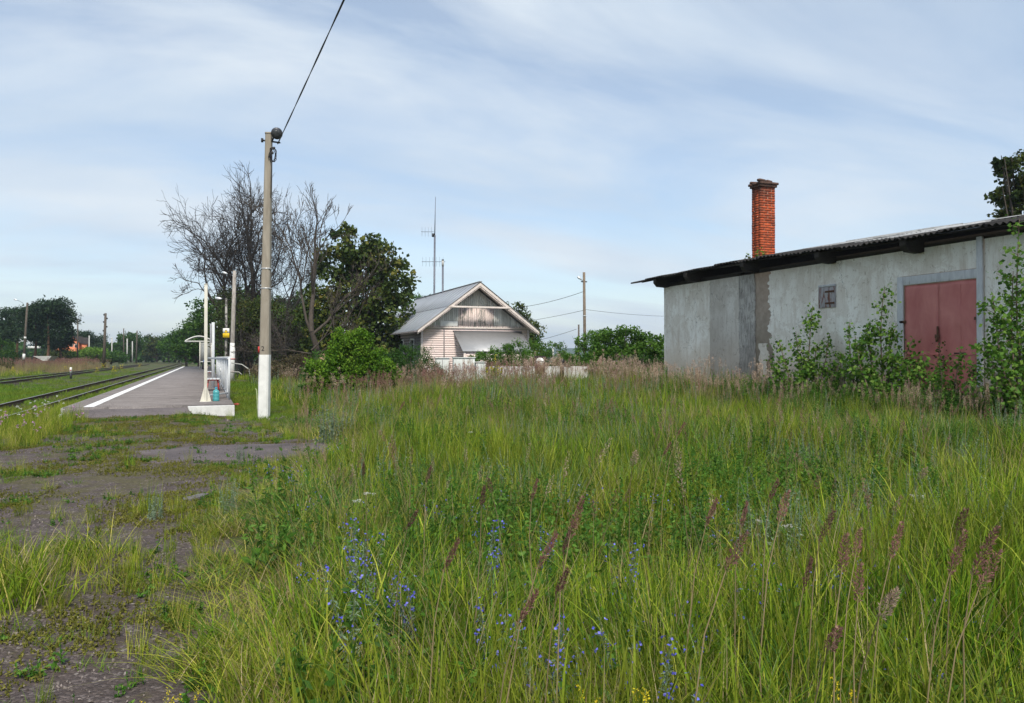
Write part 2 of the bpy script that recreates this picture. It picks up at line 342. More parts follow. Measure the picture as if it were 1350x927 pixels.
# ---------------------------------------------------------------- railway tracks
RUST = worn('rusty_rail', (.055, .032, .022), (.12, .07, .045), 20, bump=.4)
RTOP = worn('rail_head', (.22, .20, .18), (.34, .32, .30), 14, rough=.35, metal=.6, bump=.05)
SLEEP = worn('old_timber', (.035, .028, .022), (.09, .075, .06), 18, bump=.7)
def track(x0, x1, ztop, ya, yb, near=1):
    t_ = empty('railway_track', (0, ya, 0)); tag(t_, kind='structure')
    for x in (x0, x1):
        prof = [(-.07, -.17), (.07, -.17), (.07, -.16), (.012, -.145), (.009, -.04), (.036, -.03), (.036, -.004), (.028, 0), (-.028, 0), (-.036, -.004), (-.036, -.03), (-.009, -.04), (-.012, -.145), (-.07, -.16)]
        b = MB(); ys_ = np.concatenate([np.arange(0, 60, 6), np.linspace(60, yb - ya, 12)]); wob = .015 * (sn(ys_, ys_ * 0 + x, .12, 21) - .5)
        k = len(prof); V = np.vstack([[(x + u + w, yq, ztop + v + .6 * w) for u, v in prof] for yq, w in zip(ys_, wob)])
        b.add(V, [(i * k + j, i * k + (j + 1) % k, (i + 1) * k + (j + 1) % k, (i + 1) * k + j) for i in range(len(ys_) - 1) for j in range(k)])
        o = b.build('rail', RUST, t_); o.data.materials.append(RTOP)
        mi = np.zeros(len(o.data.polygons), int)
        for i in range(len(ys_) - 1): mi[i * k + 6:i * k + 9] = 1
        o.data.polygons.foreach_set('material_index', mi)
    if near:
        b = MB().cbox((0, 0, 0), (1.32, .125, .08)); me = b.mesh('sleeper', SLEEP)
        for i in range(near):
            inst(me, 'sleeper', t_, ((x0 + x1) / 2 + random.uniform(-.05, .05), i * .58, ztop - .255), (0, 0, random.uniform(-.02, .02)))
        # joint plates every 12.5 m
    return t_
track(-6.77, -5.25, -.06, 4, 260, 150)
track(-13.75, -12.2, .02, 14, 200, 100)
# ---------------------------------------------------------------- warehouse on the right
BRICKR = worn('red_brick', (.30, .052, .018), (.44, .092, .032), 9, (.24, .17, .13), cpos=.62, bump=.5, rnd=.75)
nt_ = BRICKR.node_tree; t = NT(nt_); bs = [n for n in nt_.nodes if n.type == 'BSDF_PRINCIPLED'][0]; src = bs.inputs[0].links[0].from_socket; P = t.pos()
zz = t.math('ADD', t.n('ShaderNodeSeparateXYZ', {0: P}).outputs[2], t.math('MULTIPLY', t.noise(3.5, 6, .7, P), 1.1))
soot = t.n('ShaderNodeMapRange', {0: zz, 1: 6.95, 2: 7.65, 3: 0.0, 4: .85}).outputs[0]
soot2 = t.ramp(t.noise(2.2, 8, .75, P, .5), [(.52, 0.), (.60, .45)])
nt_.links.new(t.mix(soot, t.mix(soot2, src, (.13, .055, .035)), (.035, .025, .022)), bs.inputs[0])
MORT = worn('lime_mortar', (.20, .13, .09), (.30, .21, .16), 20, bump=.6)
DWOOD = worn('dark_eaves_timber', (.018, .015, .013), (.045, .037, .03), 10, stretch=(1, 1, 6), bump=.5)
GWOOD = worn('grey_painted_timber', (.44, .45, .47), (.62, .63, .64), 5, (.22, .19, .17), stretch=(2, 2, .5), cpos=.62, bump=.5)
def plaster(name, hi, lo, dirt, dirtz=(.9, 2.2), dark=0.0, scale=1.0):
    """whitewashed plaster: blotches, vertical run marks and a splash zone of soil above the ground"""
    m, nt = M_(name); t = NT(nt); P = t.pos()
    c = t.ramp(t.noise(.9 * scale, 8, .62, P, .4), [(.32, lo), (.62, hi)])
    c = t.mix(t.ramp(t.noise(2.2, 8, .7, t.pos((1, 2.6, .35))), [(.50, 0.), (.68, .5)]), c, dirt)
    z = t.n('ShaderNodeSeparateXYZ', {0: P}).outputs[2]
    zn = t.math('ADD', z, t.math('MULTIPLY', t.noise(1.6, 7, .7, P), -1.3))
    f = t.n('ShaderNodeMapRange', {0: zn, 1: dirtz[0] - .65, 2: dirtz[1] - .65, 3: .85, 4: 0.0}); c = t.mix(f.outputs[0], c, dirt)
    c = t.mix(t.ramp(t.noise(1.5, 9, .72, t.pos((1, 1, .8)), .8), [(.50, 0.), (.535, .42)]), c, tuple(.5 * (a_ + b_) for a_, b_ in zip(lo, dirt))); c = t.mix(t.ramp(t.noise(6, 9, .8, P, 1.2), [(.575, 0.), (.60, .6)]), c, tuple(q * .8 for q in dirt)); c = t.mix(t.ramp(t.noise(9, 8, .75, t.pos((1, 2.2, 1))), [(.60, 0.), (.66, .5)]), c, tuple(q * .6 for q in dirt))
    if dark: c = t.mix(t.ramp(t.noise(5, 9, .75, t.pos((1, 3, .7)), .4), [(.40, dark), (.58, .1)]), c, (.05, .048, .046))
    wv = t.n('ShaderNodeVectorMath', {0: P, 1: t.n('ShaderNodeTexNoise', {0: P, 'Scale': 2.0, 'Detail': 6.0}).outputs['Color']}, operation='ADD').outputs[0]
    vc = t.n('ShaderNodeTexVoronoi', {0: wv, 'Scale': .8}, feature='DISTANCE_TO_EDGE'); cr = t.math('MULTIPLY', t.ramp(vc.outputs['Distance'], [(.0, .75), (.006, 0.)]), t.ramp(t.noise(.8, 2, .5, P), [(.48, 0.), (.56, 1.)])); c = t.mix(cr, c, (.10, .09, .08))
    t.out(t.pbr(c, .92, 0, t.bump(t.noise(26, 7, .7, P), .35, .02))); return m
PL1 = plaster('whitewash_blue_grey', (.88, .86, .80), (.72, .68, .61), (.44, .35, .255))
PL2 = plaster('whitewash_dirty', (.68, .655, .61), (.52, .485, .44), (.33, .28, .23), (.9, 3.2))
PL3 = plaster('whitewash_sooty', (.60, .575, .54), (.42, .395, .365), (.21, .185, .16), dark=.55)
STUC = worn('bare_stucco', (.26, .21, .165), (.38, .32, .255), 5, (.5, .40, .37), cpos=.66, bump=.9, bd=.02)
wh = empty('warehouse', (15, 14, .5)); tag(wh, 'long low warehouse with peeling whitewashed plaster, red gate and sagging corrugated roof', 'building')
def W(mb, name, mat, **k):
    o = mb.build(name, mat, wh, **k); o.matrix_parent_inverse = Matrix.Translation(-wh.location); return o
WX = 15.0
W(MB().box(WX + .022, 21, 4.5, 23.88, .45, 4.05), 'wall', STUC)
def panel(y0, y1, z0, z1, mat, x=WX, th=.02, edge0=0, edge1=0, seed=0, name='plaster_panel', n=36):
    """sheet of plaster on the wall with broken edges; y0<y1"""
    z = np.linspace(z0, z1, n); e = lambda a, s: a * (.6 * (sn(z, z * 0, 2.6, seed + s) - .5) + .5 * (sn(z, z * 0, 9, seed + s + 1) - .5) + .3 * (sn(z, z * 0, 31, seed + s + 2) - .5))
    L = y0 + e(edge0, 0); Rr = y1 + e(edge1, 5); k = n
    V = np.vstack([np.column_stack([z * 0 + x, L, z]), np.column_stack([z * 0 + x, Rr, z]), np.column_stack([z * 0 + x + th, L - .004, z]), np.column_stack([z * 0 + x + th, Rr + .004, z])])
    Q = [(i, i + 1, k + i + 1, k + i) for i in range(k - 1)] + [(2 * k + i, 2 * k + i + 1, i + 1, i) for i in range(k - 1)] + [(k + i, k + i + 1, 3 * k + i + 1, 3 * k + i) for i in range(k - 1)]
    V2 = MB().add(V, Q[k - 1:]); V2.NG = [list(range(k)) + list(range(2 * k - 1, k - 1, -1))]; return W(V2, name, mat)
panel(21.2, 23.9, .72, 4.13, PL1, edge0=.03, edge1=.02, seed=1)
panel(19.72, 21.19, .72, 4.11, PL2, x=WX - .004, th=.026, edge0=.05, edge1=.02, seed=2)
panel(18.98, 19.71, .74, 4.12, PL3, x=WX - .008, th=.03, edge0=.06, edge1=.05, seed=3)
panel(13.81, 18.28, .74, 4.12, PL1, edge0=.0, edge1=.34, seed=17, n=80)
panel(18.45, 18.78, .80, 2.0, PL1, x=WX + .004, th=.018, edge0=.24, edge1=.28, seed=6, n=50)       # a tongue of old whitewash left on the bare patch
panel(11.79, 13.952, 3.46, 4.14, PL1, x=WX - .006, th=.03, seed=8)
panel(4.5, 11.665, .74, 4.12, PL1, edge1=.02, seed=9)
FND = worn('dark_footing', (.05, .045, .04), (.11, .10, .085), 6, bump=.7)
W(MB().box(WX - .07, WX + .02, 4.5, 23.93, -.2, .735), 'footing', FND, bevel=.015)
W(MB().box(WX + .2, 20.98, 23.88, 23.9, .45, 4.05), 'end_wall', STUC)
# gate: red painted sheet-metal leaves in a timber frame
REDP = worn('faded_red_paint', (.44, .135, .125), (.56, .215, .19), 1.8, (.30, .10, .085), .55, stretch=(1, 1.5, .7), cpos=.66, bump=.25)
RECS = worn('gate_reveal', (.03, .026, .024), (.06, .05, .045), 8)
W(MB().box(WX + .025, WX + .03, 11.8, 13.66, .73, 3.3), 'gate_reveal', RECS)
GZ0, GZ1 = .80, 3.235
def leaf_panel(y0, y1, nm, seed):
    ny, nz = 14, 26; yy, zz_ = np.meshgrid(np.linspace(y0, y1, ny), np.linspace(GZ0, GZ1, nz)); dent = .018 * (sn(yy, zz_, 4, seed) - .5) + .012 * (sn(yy, zz_, 11, seed + 1) - .5)
    xf = WX - .012 + dent; V = np.vstack([np.column_stack([xf.ravel(), yy.ravel(), zz_.ravel()]), np.column_stack([xf.ravel() + .03, yy.ravel(), zz_.ravel()])]); N = ny * nz
    Q = [(i * ny + j, (i + 1) * ny + j, (i + 1) * ny + j + 1, i * ny + j + 1) for i in range(nz - 1) for j in range(ny - 1)]; b = MB()
    b.add(V, Q + [(a + N, d + N, c + N, bb + N) for a, bb, c, d in Q]); 
    for i in range(nz - 1):
        b.Q.append(np.array([(i * ny, i * ny + N, (i + 1) * ny + N, (i + 1) * ny), (i * ny + ny - 1, (i + 1) * ny + ny - 1, (i + 1) * ny + ny - 1 + N, i * ny + ny - 1 + N)]))
    b.Q.append(np.array([(j, j + 1, j + 1 + N, j + N) for j in range(ny - 1)] + [((nz - 1) * ny + j, (nz - 1) * ny + j + N, (nz - 1) * ny + j + 1 + N, (nz - 1) * ny + j + 1) for j in range(ny - 1)]))
    return W(b, nm, REDP, smooth=True)
g1 = leaf_panel(12.7575, 13.64, 'gate_leaf', 31); g2 = leaf_panel(11.80, 12.755, 'gate_leaf', 33)
IRON = worn('rusty_iron', (.06, .03, .02), (.14, .07, .04), 20, bump=.5)
def sub(mb, name, mat, par, **k):
    o = mb.build(name, mat, par, **k); o.matrix_parent_inverse = par.matrix_world.inverted() if par.parent is None else (par.parent.matrix_world @ par.matrix_parent_inverse).inverted() if False else Matrix.Translation((0, 0, 0)); return o
# seams and folded edges on the leaves
b = MB(); b.box(WX - .022, WX - .018, 12.20, 12.205, GZ0, GZ1 - .02); W(b, 'sheet_seam', REDP)
W(MB().box(WX - .036, WX - .02, 12.70, 13.62, 1.655, 1.667), 'sheet_seam', REDP); W(MB().box(WX - .036, WX - .02, 11.82, 12.42, 1.648, 1.66), 'sheet_seam', REDP)
W(MB().box(WX - .034, WX - .026, 12.08, 12.36, 1.672, 1.70), 'tear', RECS)
W(MB().box(WX - .05, WX - .025, 12.74, 12.775, 1.95, 2.28), 'handle', IRON, bevel=.004)
W(MB().box(WX - .06, WX - .02, 11.70, 11.86, 2.38, 2.44).box(WX - .07, WX - .04, 11.76, 11.80, 2.30, 2.50), 'hinge', IRON, bevel=.003)
W(MB().box(WX - .06, WX - .02, 13.60, 13.76, 2.38, 2.44), 'hinge', IRON, bevel=.003)
W(MB().box(WX - .06, WX - .02, 13.66, 13.82, .74, 3.45), 'gate_post', GWOOD, bevel=.006)
W(MB().box(WX - .075, WX - .02, 11.66, 11.79, .74, 4.10), 'gate_post', GWOOD, bevel=.006)
o = W(MB().box(WX - .055, WX - .012, 11.795, 13.655, 3.25, 3.445), 'lintel', GWOOD, bevel=.006)
W(MB().box(WX - .20, WX - .02, 11.75, 13.7, .62, .76), 'gate_sill', FND, bevel=.01)
W(MB().box(WX - .075, WX - .05, 12.70, 12.80, 2.02, 2.10).box(WX - .09, WX - .07, 12.73, 12.77, 1.93, 2.03), 'padlock', IRON, bevel=.004)
for z_ in (): W(MB().box(WX - .036, WX - .018, 13.05, 13.66, z_, z_ + .045), 'strap_hinge', REDP, bevel=.004); W(MB().box(WX - .036, WX - .018, 11.80, 12.35, z_, z_ + .045), 'strap_hinge', REDP, bevel=.004)
# small shuttered opening
SHW = worn('weathered_shutter', (.30, .29, .30), (.42, .40, .41), 9, (.20, .09, .065), stretch=(2, 3, .6), cpos=.52, bump=.8)
for i, (a, c) in enumerate([(15.83, 16.00), (16.006, 16.165), (16.171, 16.33)]):
    W(MB().box(WX - .030 - .004 * i, WX - .005, a, c, 2.88 + .01 * (i % 2), 3.42), 'shutter_plank', SHW, bevel=.004)
for z in (2.97, 3.27): W(MB().box(WX - .052, WX - .036, 15.80, 16.12, z, z + .045), 'shutter_strap', IRON, bevel=.003)
W(MB().box(WX - .05, WX - .002, 15.78, 16.36, 3.425, 3.475), 'shutter_head', GWOOD, bevel=.004)
W(MB().box(WX - .035, WX - .002, 15.78, 15.822, 2.88, 3.42), 'shutter_jamb', SHW, bevel=.003); W(MB().box(WX - .035, WX - .002, 16.338, 16.37, 2.88, 3.42), 'shutter_jamb', SHW, bevel=.003)
# eaves: rafter ends, dark boards
def ez(y): return np.interp(y, [4, 10.4, 11.8, 14, 16, 18, 20, 22.5, 24.95], [4.17, 4.19, 4.235, 4.24, 4.30, 4.375, 4.375, 4.34, 4.30])
for y in (23.6, 21.75, 18.85, 15.85, 13.2, 10.3, 7.5, 5):
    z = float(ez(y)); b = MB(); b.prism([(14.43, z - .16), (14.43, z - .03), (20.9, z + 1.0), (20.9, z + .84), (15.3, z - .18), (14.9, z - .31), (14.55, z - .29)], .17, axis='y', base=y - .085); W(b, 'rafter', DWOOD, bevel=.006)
for k, (xa, xb_) in enumerate([(14.52, 14.70), (14.74, 14.90), (14.94, 15.05)]):
    ysq = np.arange(4.6, 24.9, .8); zq = ez(ysq); V = []
    for yq, zv in zip(ysq, zq):
        for (xq, dz) in ((xa, -.075), (xb_, -.075 + .2 * (xb_ - xa)), (xb_, -.045 + .2 * (xb_ - xa)), (xa, -.045)): V.append((xq, yq, zv + dz + .2 * (xa - 14.4)))
    Q = [(i * 4 + j, (i + 1) * 4 + j, (i + 1) * 4 + (j + 1) % 4, i * 4 + (j + 1) % 4) for i in range(len(ysq) - 1) for j in range(4)] + [(0, 1, 2, 3)]
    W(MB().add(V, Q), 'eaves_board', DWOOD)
# wall plate above the plaster, closing the wall up to the roof
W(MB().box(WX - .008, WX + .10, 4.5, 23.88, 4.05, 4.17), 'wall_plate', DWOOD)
# corrugated sheets, each its own part: shared meshes
m, nt = M_('asbestos_cement_sheet'); t = NT(nt); v = t.pos()
c = t.ramp(t.noise(1.4, 8, .65, v, .3), [(.3, (.26, .265, .27)), (.62, (.42, .43, .44))]); c = t.mix(t.ramp(t.noise(6, 8, .7, v), [(.52, 0.), (.62, .7)]), c, (.06, .058, .05))
oi = t.n('ShaderNodeObjectInfo'); hv = t.n('ShaderNodeHueSaturation', {'Color': c, 'Value': t.math('ADD', t.math('MULTIPLY', oi.outputs['Random'], .5), .72)})
t.out(t.pbr(hv.outputs[0], .85, 0, t.bump(t.noise(40, 5, .6, v), .3))); SHEET = m
def sheet_mesh(seed):
    n = 45; u = np.linspace(0, 1.13, n); zz_ = .026 * np.sin(u / .148 * 2 * np.pi); b = MB(); r = np.random.default_rng(seed)
    V = []; e0 = .03 * (r.random(n) - .5) * 1.2
    for s_, dz in ((0, 0), (1.82, 0)):
        V.append(np.column_stack([u * 0 + s_ + (e0 if s_ == 0 else 0), u, zz_]))
    for s_ in (0, 1.82): V.append(np.column_stack([u * 0 + s_ + (e0 if s_ == 0 else 0), u, zz_ - .009]))
    V = np.vstack(V); Q = []
    for i in range(n - 1): Q += [(i, n + i, n + i + 1, i + 1), (2 * n + i, 2 * n + i + 1, 3 * n + i + 1, 3 * n + i), (i, i + 1, 2 * n + i + 1, 2 * n + i)]
    b.add(V, Q); return b.mesh('roof_sheet', SHEET, smooth=False)
sheets = [sheet_mesh(k) for k in range(3)]
TAR = worn('tarred_sheet', (.020, .018, .018), (.05, .047, .045), 3, (.11, .11, .11), cpos=.66, bump=.5, rnd=.4); dark_sheets = [s_.copy() for s_ in sheets]
for s_ in dark_sheets: s_.materials[0] = TAR
pitch = math.atan(.178)
for jx in range(4):
    for k in range(21):
        y0 = 4.3 + k * .985; z = float(ez(y0 + .5)); slope = float(ez(y0 + 1) - ez(y0))
        d0 = jx * 1.68 + random.uniform(-.03, .03) * (1 if jx else 2.4)
        o = inst((dark_sheets if jx == 0 or (jx == 1 and k % 5 == 2) else sheets)[(k + jx) % 3], 'roof_sheet', wh); o.matrix_parent_inverse = Matrix.Translation(-wh.location)
        o.location = (14.40 + d0 * math.cos(pitch), y0, z - slope * .5 + d0 * math.sin(pitch) + .012 * jx + (k % 2) * .018 + random.uniform(-.006, .016))
        o.rotation_euler = (math.atan(slope) + random.uniform(-.006, .006), -pitch + random.uniform(-.004, .004) , random.uniform(-.008, .008))
# chimney of separate bricks
ch_y, ch_x = 20.2, 16.2
cw, cd = .55, .44
ch = W(MB().box(ch_x + .012, ch_x + cw - .012, ch_y + .012, ch_y + cd - .012, 4.2, 7.04), 'chimney', MORT)
bl = MB().cbox((0, 0, 0), (.13, .055, .0335)); bme = bl.mesh('brick', BRICKR)
b2 = MB().cbox((0, 0, 0), (.0585, .055, .0335)); bme2 = b2.mesh('brick', BRICKR)
def brick(me, x, y, z, rz, par, j=.005):
    o = inst(me, 'brick', par); o.matrix_parent_inverse = Matrix.Identity(4)
    o.location = (x + random.uniform(-j, j) - 0, y + random.uniform(-j, j), z); o.rotation_euler = (0, 0, rz + random.uniform(-.03, .03)); return o
z = 4.62; kk = 0
while z < 6.96:
    off = kk % 2
    # -Y face and -X face carry full bricks, the two hidden faces too
    for yv in (ch_y + .055, ch_y + cd - .055):
        if off == 0:
            for xv in (ch_x + .132, ch_x + .132 + .285): brick(bme, xv, yv, z, 0, ch)
        else:
            brick(bme2, ch_x + .0585, yv, z, 0, ch); brick(bme, ch_x + .275, yv, z, 0, ch); brick(bme2, ch_x + .4915, yv, z, 0, ch)
    for xv in (ch_x + .055, ch_x + cw - .055):
        brick(bme, xv, ch_y + cd / 2, z, math.pi / 2, ch, .004).scale = (.8, 1, 1)
    z += .077; kk += 1
BRD = worn('sooty_brick', (.07, .04, .032), (.13, .075, .055), 12, (.26, .10, .05), cpos=.6, bump=.7)
cme = MB().cbox((0, 0, 0), (.125, .06, .034)).mesh('cap_brick', BRD)
for lv, (gx, zc_) in enumerate(((.035, 6.995), (.07, 7.07))):
    per = []
    for i in range(3):
        for yv in (ch_y - gx + .06, ch_y + cd + gx - .06): per.append((ch_x - gx + .11 + i * (cw + 2 * gx - .22) / 2, yv, 0))
    for xv in (ch_x - gx + .06, ch_x + cw + gx - .06): per.append((xv, ch_y + cd / 2, math.pi / 2))
    for (a, c_, r_) in per:
        o = inst(cme, 'cap_brick', ch); o.location = (a, c_, zc_); o.rotation_euler = (random.uniform(-.02, .02), random.uniform(-.03, .03), r_ + random.uniform(-.06, .06))
for (a, c_) in ((.0, -.02), (.34, .06), (.55, .3), (.06, .4)):
    o = inst(cme, 'cap_brick', ch); o.location = (ch_x + a, ch_y + c_, 7.142); o.rotation_euler = (.03, .03, random.uniform(-.4, .4))

# ---------------------------------------------------------------- pink timber house with a metal roof
PINK = worn('faded_pink_paint', (.76, .60, .575), (.85, .73, .70), 3.2, (.38, .29, .25), stretch=(1, 1, 4), cpos=.63, bump=.4, rnd=.10)
PINKG = worn('pink_flaking_board', (.58, .48, .45), (.76, .64, .61), 6, (.27, .26, .24), stretch=(3, 1, .5), cpos=.52, bump=.5, rnd=.3)
GREYB = worn('bare_grey_board', (.50, .50, .475), (.66, .66, .63), 6, (.24, .23, .21), stretch=(4, 1, .4), cpos=.64, bump=.6, rnd=.35)
DARKB = worn('dark_side_timber', (.13, .12, .125), (.22, .205, .21), 5, (.06, .055, .055), stretch=(1, 1, 5), cpos=.6, bump=.6, rnd=.3)
TRIM = worn('pinkish_white_trim', (.58, .50, .46), (.74, .67, .63), 7, (.30, .26, .23), cpos=.62, bump=.4)
ZINC = worn('grey_zinc_roof', (.36, .38, .41), (.43, .45, .48), 1.2, (.17, .185, .22), .55, .35, cpos=.66, bump=.08, rnd=.10)
hs = empty('pink_house', (16.4, 48.7, .2)); tag(hs, 'weathered pink timber house with grey board gable and grey metal roof', 'building')
def Hs(mb, name, mat, **k):
    o = mb.build(name, mat, hs, **k); o.matrix_parent_inverse = Matrix.Translation(-hs.location); return o
HX0, HX1, HY0, HY1 = 12.7, 20.1, 48.7, 63.6; EV = 3.30; AX = 16.35; AZ = 6.38; SL = (AZ - EV) / 4.1
Hs(MB().box(HX0 + .04, HX1 - .04, HY0 + .04, HY1, .1, 3.52), 'wall', DARKB)
Hs(MB().prism([(HX0 + .04, 3.5), (HX1 - .04, 3.5), (AX, AZ - .22)], 14.8, axis='y', base=HY0 + .06), 'attic', DARKB)
# front siding boards
zz0 = .3; k = 0
while zz0 < 3.38:
    zz1 = min(zz0 + .145, 3.42)
    Hs(MB().box(HX0, HX1, HY0 - .002 * (k % 3), HY0 + .04, zz0, zz1 - .006), 'siding_board', PINK); zz0 = zz1; k += 1
for x in (HX0 - .02, HX1 - .12): Hs(MB().box(x, x + .14, HY0 - .03, HY0 - .006, .2, 3.42), 'corner_board', TRIM)
Hs(MB().box(14.18, 14.25, HY0 - .028, HY0 - .006, .3, 3.42), 'cover_strip', DARKB)
zz0 = .3; k = 0
while zz0 < 3.38:  # left side wall logs/boards
    Hs(MB().box(HX0 - .012 * (k % 2), HX0 + .04, HY0 + .045, HY1, zz0, zz0 + .17), 'side_board', DARKB); zz0 += .182; k += 1
# gable boards, upper and lower rows
def roofz(x): return AZ - .27 - SL * abs(x - AX)
x = HX0 + .05; k = 0
while x < HX1 - .1:
    w_ = .135; xc = x + w_ / 2; zt = min(roofz(x), roofz(x + w_)); zt_l, zt_r = roofz(x), roofz(x + w_)
    pk = 15.15 < xc < 17.6
    for (za_, zb_, mt, dy) in ((3.56, 4.78, PINKG if pk else GREYB, .0), (4.80, 9, GREYB, .02)):
        if zt > za_ + .05:
            tl, tr = min(zb_, zt_l), min(zb_, zt_r); yo = HY0 - .02 + dy - .005 * (k % 2)
            V = [(x, yo, za_), (x + w_ - .012, yo, za_), (x + w_ - .012, yo, tr), (x, yo, tl)]; V += [(a, b_ + .03, c_) for a, b_, c_ in V]
            Hs(MB().add(V, [(0, 1, 2, 3), (7, 6, 5, 4), (0, 4, 5, 1), (1, 5, 6, 2), (2, 6, 7, 3), (3, 7, 4, 0)]), 'gable_board', mt)
    x += w_; k += 1
Hs(MB().box(HX0 + .12, HX1 - .12, HY0 - .05, HY0 - .02, 3.43, 3.55), 'belt_board', TRIM)
tooth = MB().prism([(-.045, 0), (.045, 0), (.03, -.07), (0, -.10), (-.03, -.07)], .02, axis='y', base=0).mesh('scallop', PINKG)
for i in range(64):
    o = inst(tooth, 'scallop', hs, (HX0 + .2 + i * .111 - hs.location.x, HY0 - .055 - hs.location.y, 3.625 - hs.location.z))
Hs(MB().box(13.95, 15.10, HY0 - .075, HY0 - .03, 3.60, 3.92), 'blank_name_board', WHITE, bevel=.006)
OH = .95  # front overhang
yF = HY0 - OH
def rafter_trim(name, mat, y0, y1, th, drop, off=0.0):
    for s_ in (-1, 1):
        ex = AX + s_ * 4.1; b = MB()
        V = [(AX, AZ + off), (ex, EV + off), (ex, EV - th + off), (AX, AZ - th * 1.25 + off)]
        if s_ > 0: V = V[::-1]
        b.prism(V, y1 - y0, axis='y', base=y0); Hs(b, name, mat)
rafter_trim('bargeboard', TRIM, yF, yF + .04, .17, 0)
rafter_trim('inner_bargeboard', PINKG, yF + .045, yF + .08, .22, 0, -.03)
rafter_trim('soffit', TRIM, yF + .09, HY0 - .03, .10, 0, -.02)
Hs(MB().box(AX - 2.12, AX + 2.12, yF - .02, yF + .10, 4.74, 4.85), 'collar_beam', TRIM, bevel=.01)
for s_ in (-1, 1): Hs(MB().box(AX + s_ * 3.9 - .08, AX + s_ * 3.9 + .08, yF + .1, HY0, EV + .0, EV + .12), 'bracket', TRIM)
# roof: metal sheets, two rows either side with standing seams
def roof_plane(s_, y0, y1, u0, u1, th=.012, lift=.0):
    L = math.hypot(4.22, 4.22 * SL); c0 = (AX + s_ * 4.22 * u0, AZ + .05 - 4.22 * SL * u0 + lift); c1 = (AX + s_ * 4.22 * u1, AZ + .05 - 4.22 * SL * u1 + lift)
    V = [(c0[0], y0, c0[1]), (c1[0], y0, c1[1]), (c1[0], y1, c1[1]), (c0[0], y1, c0[1])]; V += [(a, b_, c_ - th) for a, b_, c_ in V]
    return MB().add(V, [(0, 1, 2, 3), (7, 6, 5, 4), (0, 4, 5, 1), (1, 5, 6, 2), (2, 6, 7, 3), (3, 7, 4, 0)])
y = yF - .06; 
while y < HY1 + .3:
    y1 = min(y + 1.02, HY1 + .4)
    for s_ in (-1, 1):
        for r_, (a, c_) in enumerate(((0, .52), (.51, 1.0))):
            Hs(roof_plane(s_, y, y1 - .006, a, c_, lift=.012 if r_ == 0 else 0), 'roof_sheet', ZINC)
    y = y1
Hs(MB().box(AX - .10, AX + .10, yF - .07, HY1 + .42, AZ + .045, AZ + .085), 'ridge_cap', ZINC)
ZSEAM = worn('roof_seam', (.10, .11, .13), (.16, .17, .2), 3)
b = MB(); Q0 = AX - 4.22 * .515; Z0 = AZ + .05 - 4.22 * SL * .515 + .012
Hs(MB().box(Q0 - .012, Q0 + .0, yF - .05, HY1 + .38, Z0 - .01, Z0 + .008), 'lap_seam', ZSEAM)
Hs(MB().box(AX - 4.30, AX - 4.16, yF - .05, HY1 + .38, EV - .16, EV - .08), 'gutter_board', DARKB)
# front lean-to with a metal roof
V = [(14.85, HY0 - .03, 3.28), (19.55, HY0 - .03, 3.28), (19.55, HY0 - 2.0, 1.98), (14.85, HY0 - 2.0, 1.98)]; V += [(a, b_, c_ - .03) for a, b_, c_ in V]
Hs(MB().add(V, [(0, 3, 2, 1), (4, 5, 6, 7), (0, 1, 5, 4), (1, 2, 6, 5), (2, 3, 7, 6), (3, 0, 4, 7)]), 'porch_roof', worn('porch_zinc', (.33, .335, .35), (.40, .405, .42), 1.5, rough=.5, metal=.3, bump=.05))
Hs(MB().prism([(14.88, 3.24), (14.88, .3), (14.92, .3), (14.92, 3.24)], 1.85, axis='y', base=HY0 - 1.9), 'porch_wall', PINK) if False else None
for x in (14.95, 17.2, 19.4): Hs(MB().box(x, x + .12, HY0 - 1.9, HY0 - 1.78, .1, 2.0), 'porch_post', TRIM)
Hs(MB().box(15.1, 19.4, HY0 - 1.86, HY0 - 1.82, .1, 1.95), 'porch_front', PINK)
Hs(MB().box(14.80, 19.60, HY0 - .055, HY0 - .008, 3.27, 3.31), 'flashing', ZSEAM)
# side windows
for yw in (50.4, 53.4, 56.4):
    for (ya_, yb_, za_, zb_) in ((yw - .08, yw, 1.3, 2.8), (yw + .95, yw + 1.03, 1.3, 2.8), (yw, yw + .95, 2.72, 2.84), (yw, yw + .95, 1.26, 1.36)):
        Hs(MB().box(HX0 - .06, HX0 - .005, ya_, yb_, za_, zb_), 'window_frame', GREYB)
    Hs(MB().box(HX0 - .03, HX0 - .014, yw, yw + .95, 1.36, 2.72), 'window_pane', worn('dark_glass', (.015, .017, .02), (.03, .033, .04), 2, rough=.1))
# ---------------------------------------------------------------- platform furniture
CREAM = worn('cream_metal_paint', (.56, .54, .47), (.66, .64, .57), 4, (.34, .26, .18), .5, cpos=.70, bump=.1)
LGREY = worn('light_grey_metal', (.50, .52, .54), (.62, .64, .66), 4, (.30, .26, .22), .5, cpos=.70, bump=.1)
REDB = worn('red_paint', (.42, .035, .03), (.55, .06, .05), 8, (.2, .05, .04), .5, cpos=.66, bump=.1)
BLACK = worn('black_metal', (.012, .012, .014), (.03, .03, .034), 9, rough=.5, bump=.1)
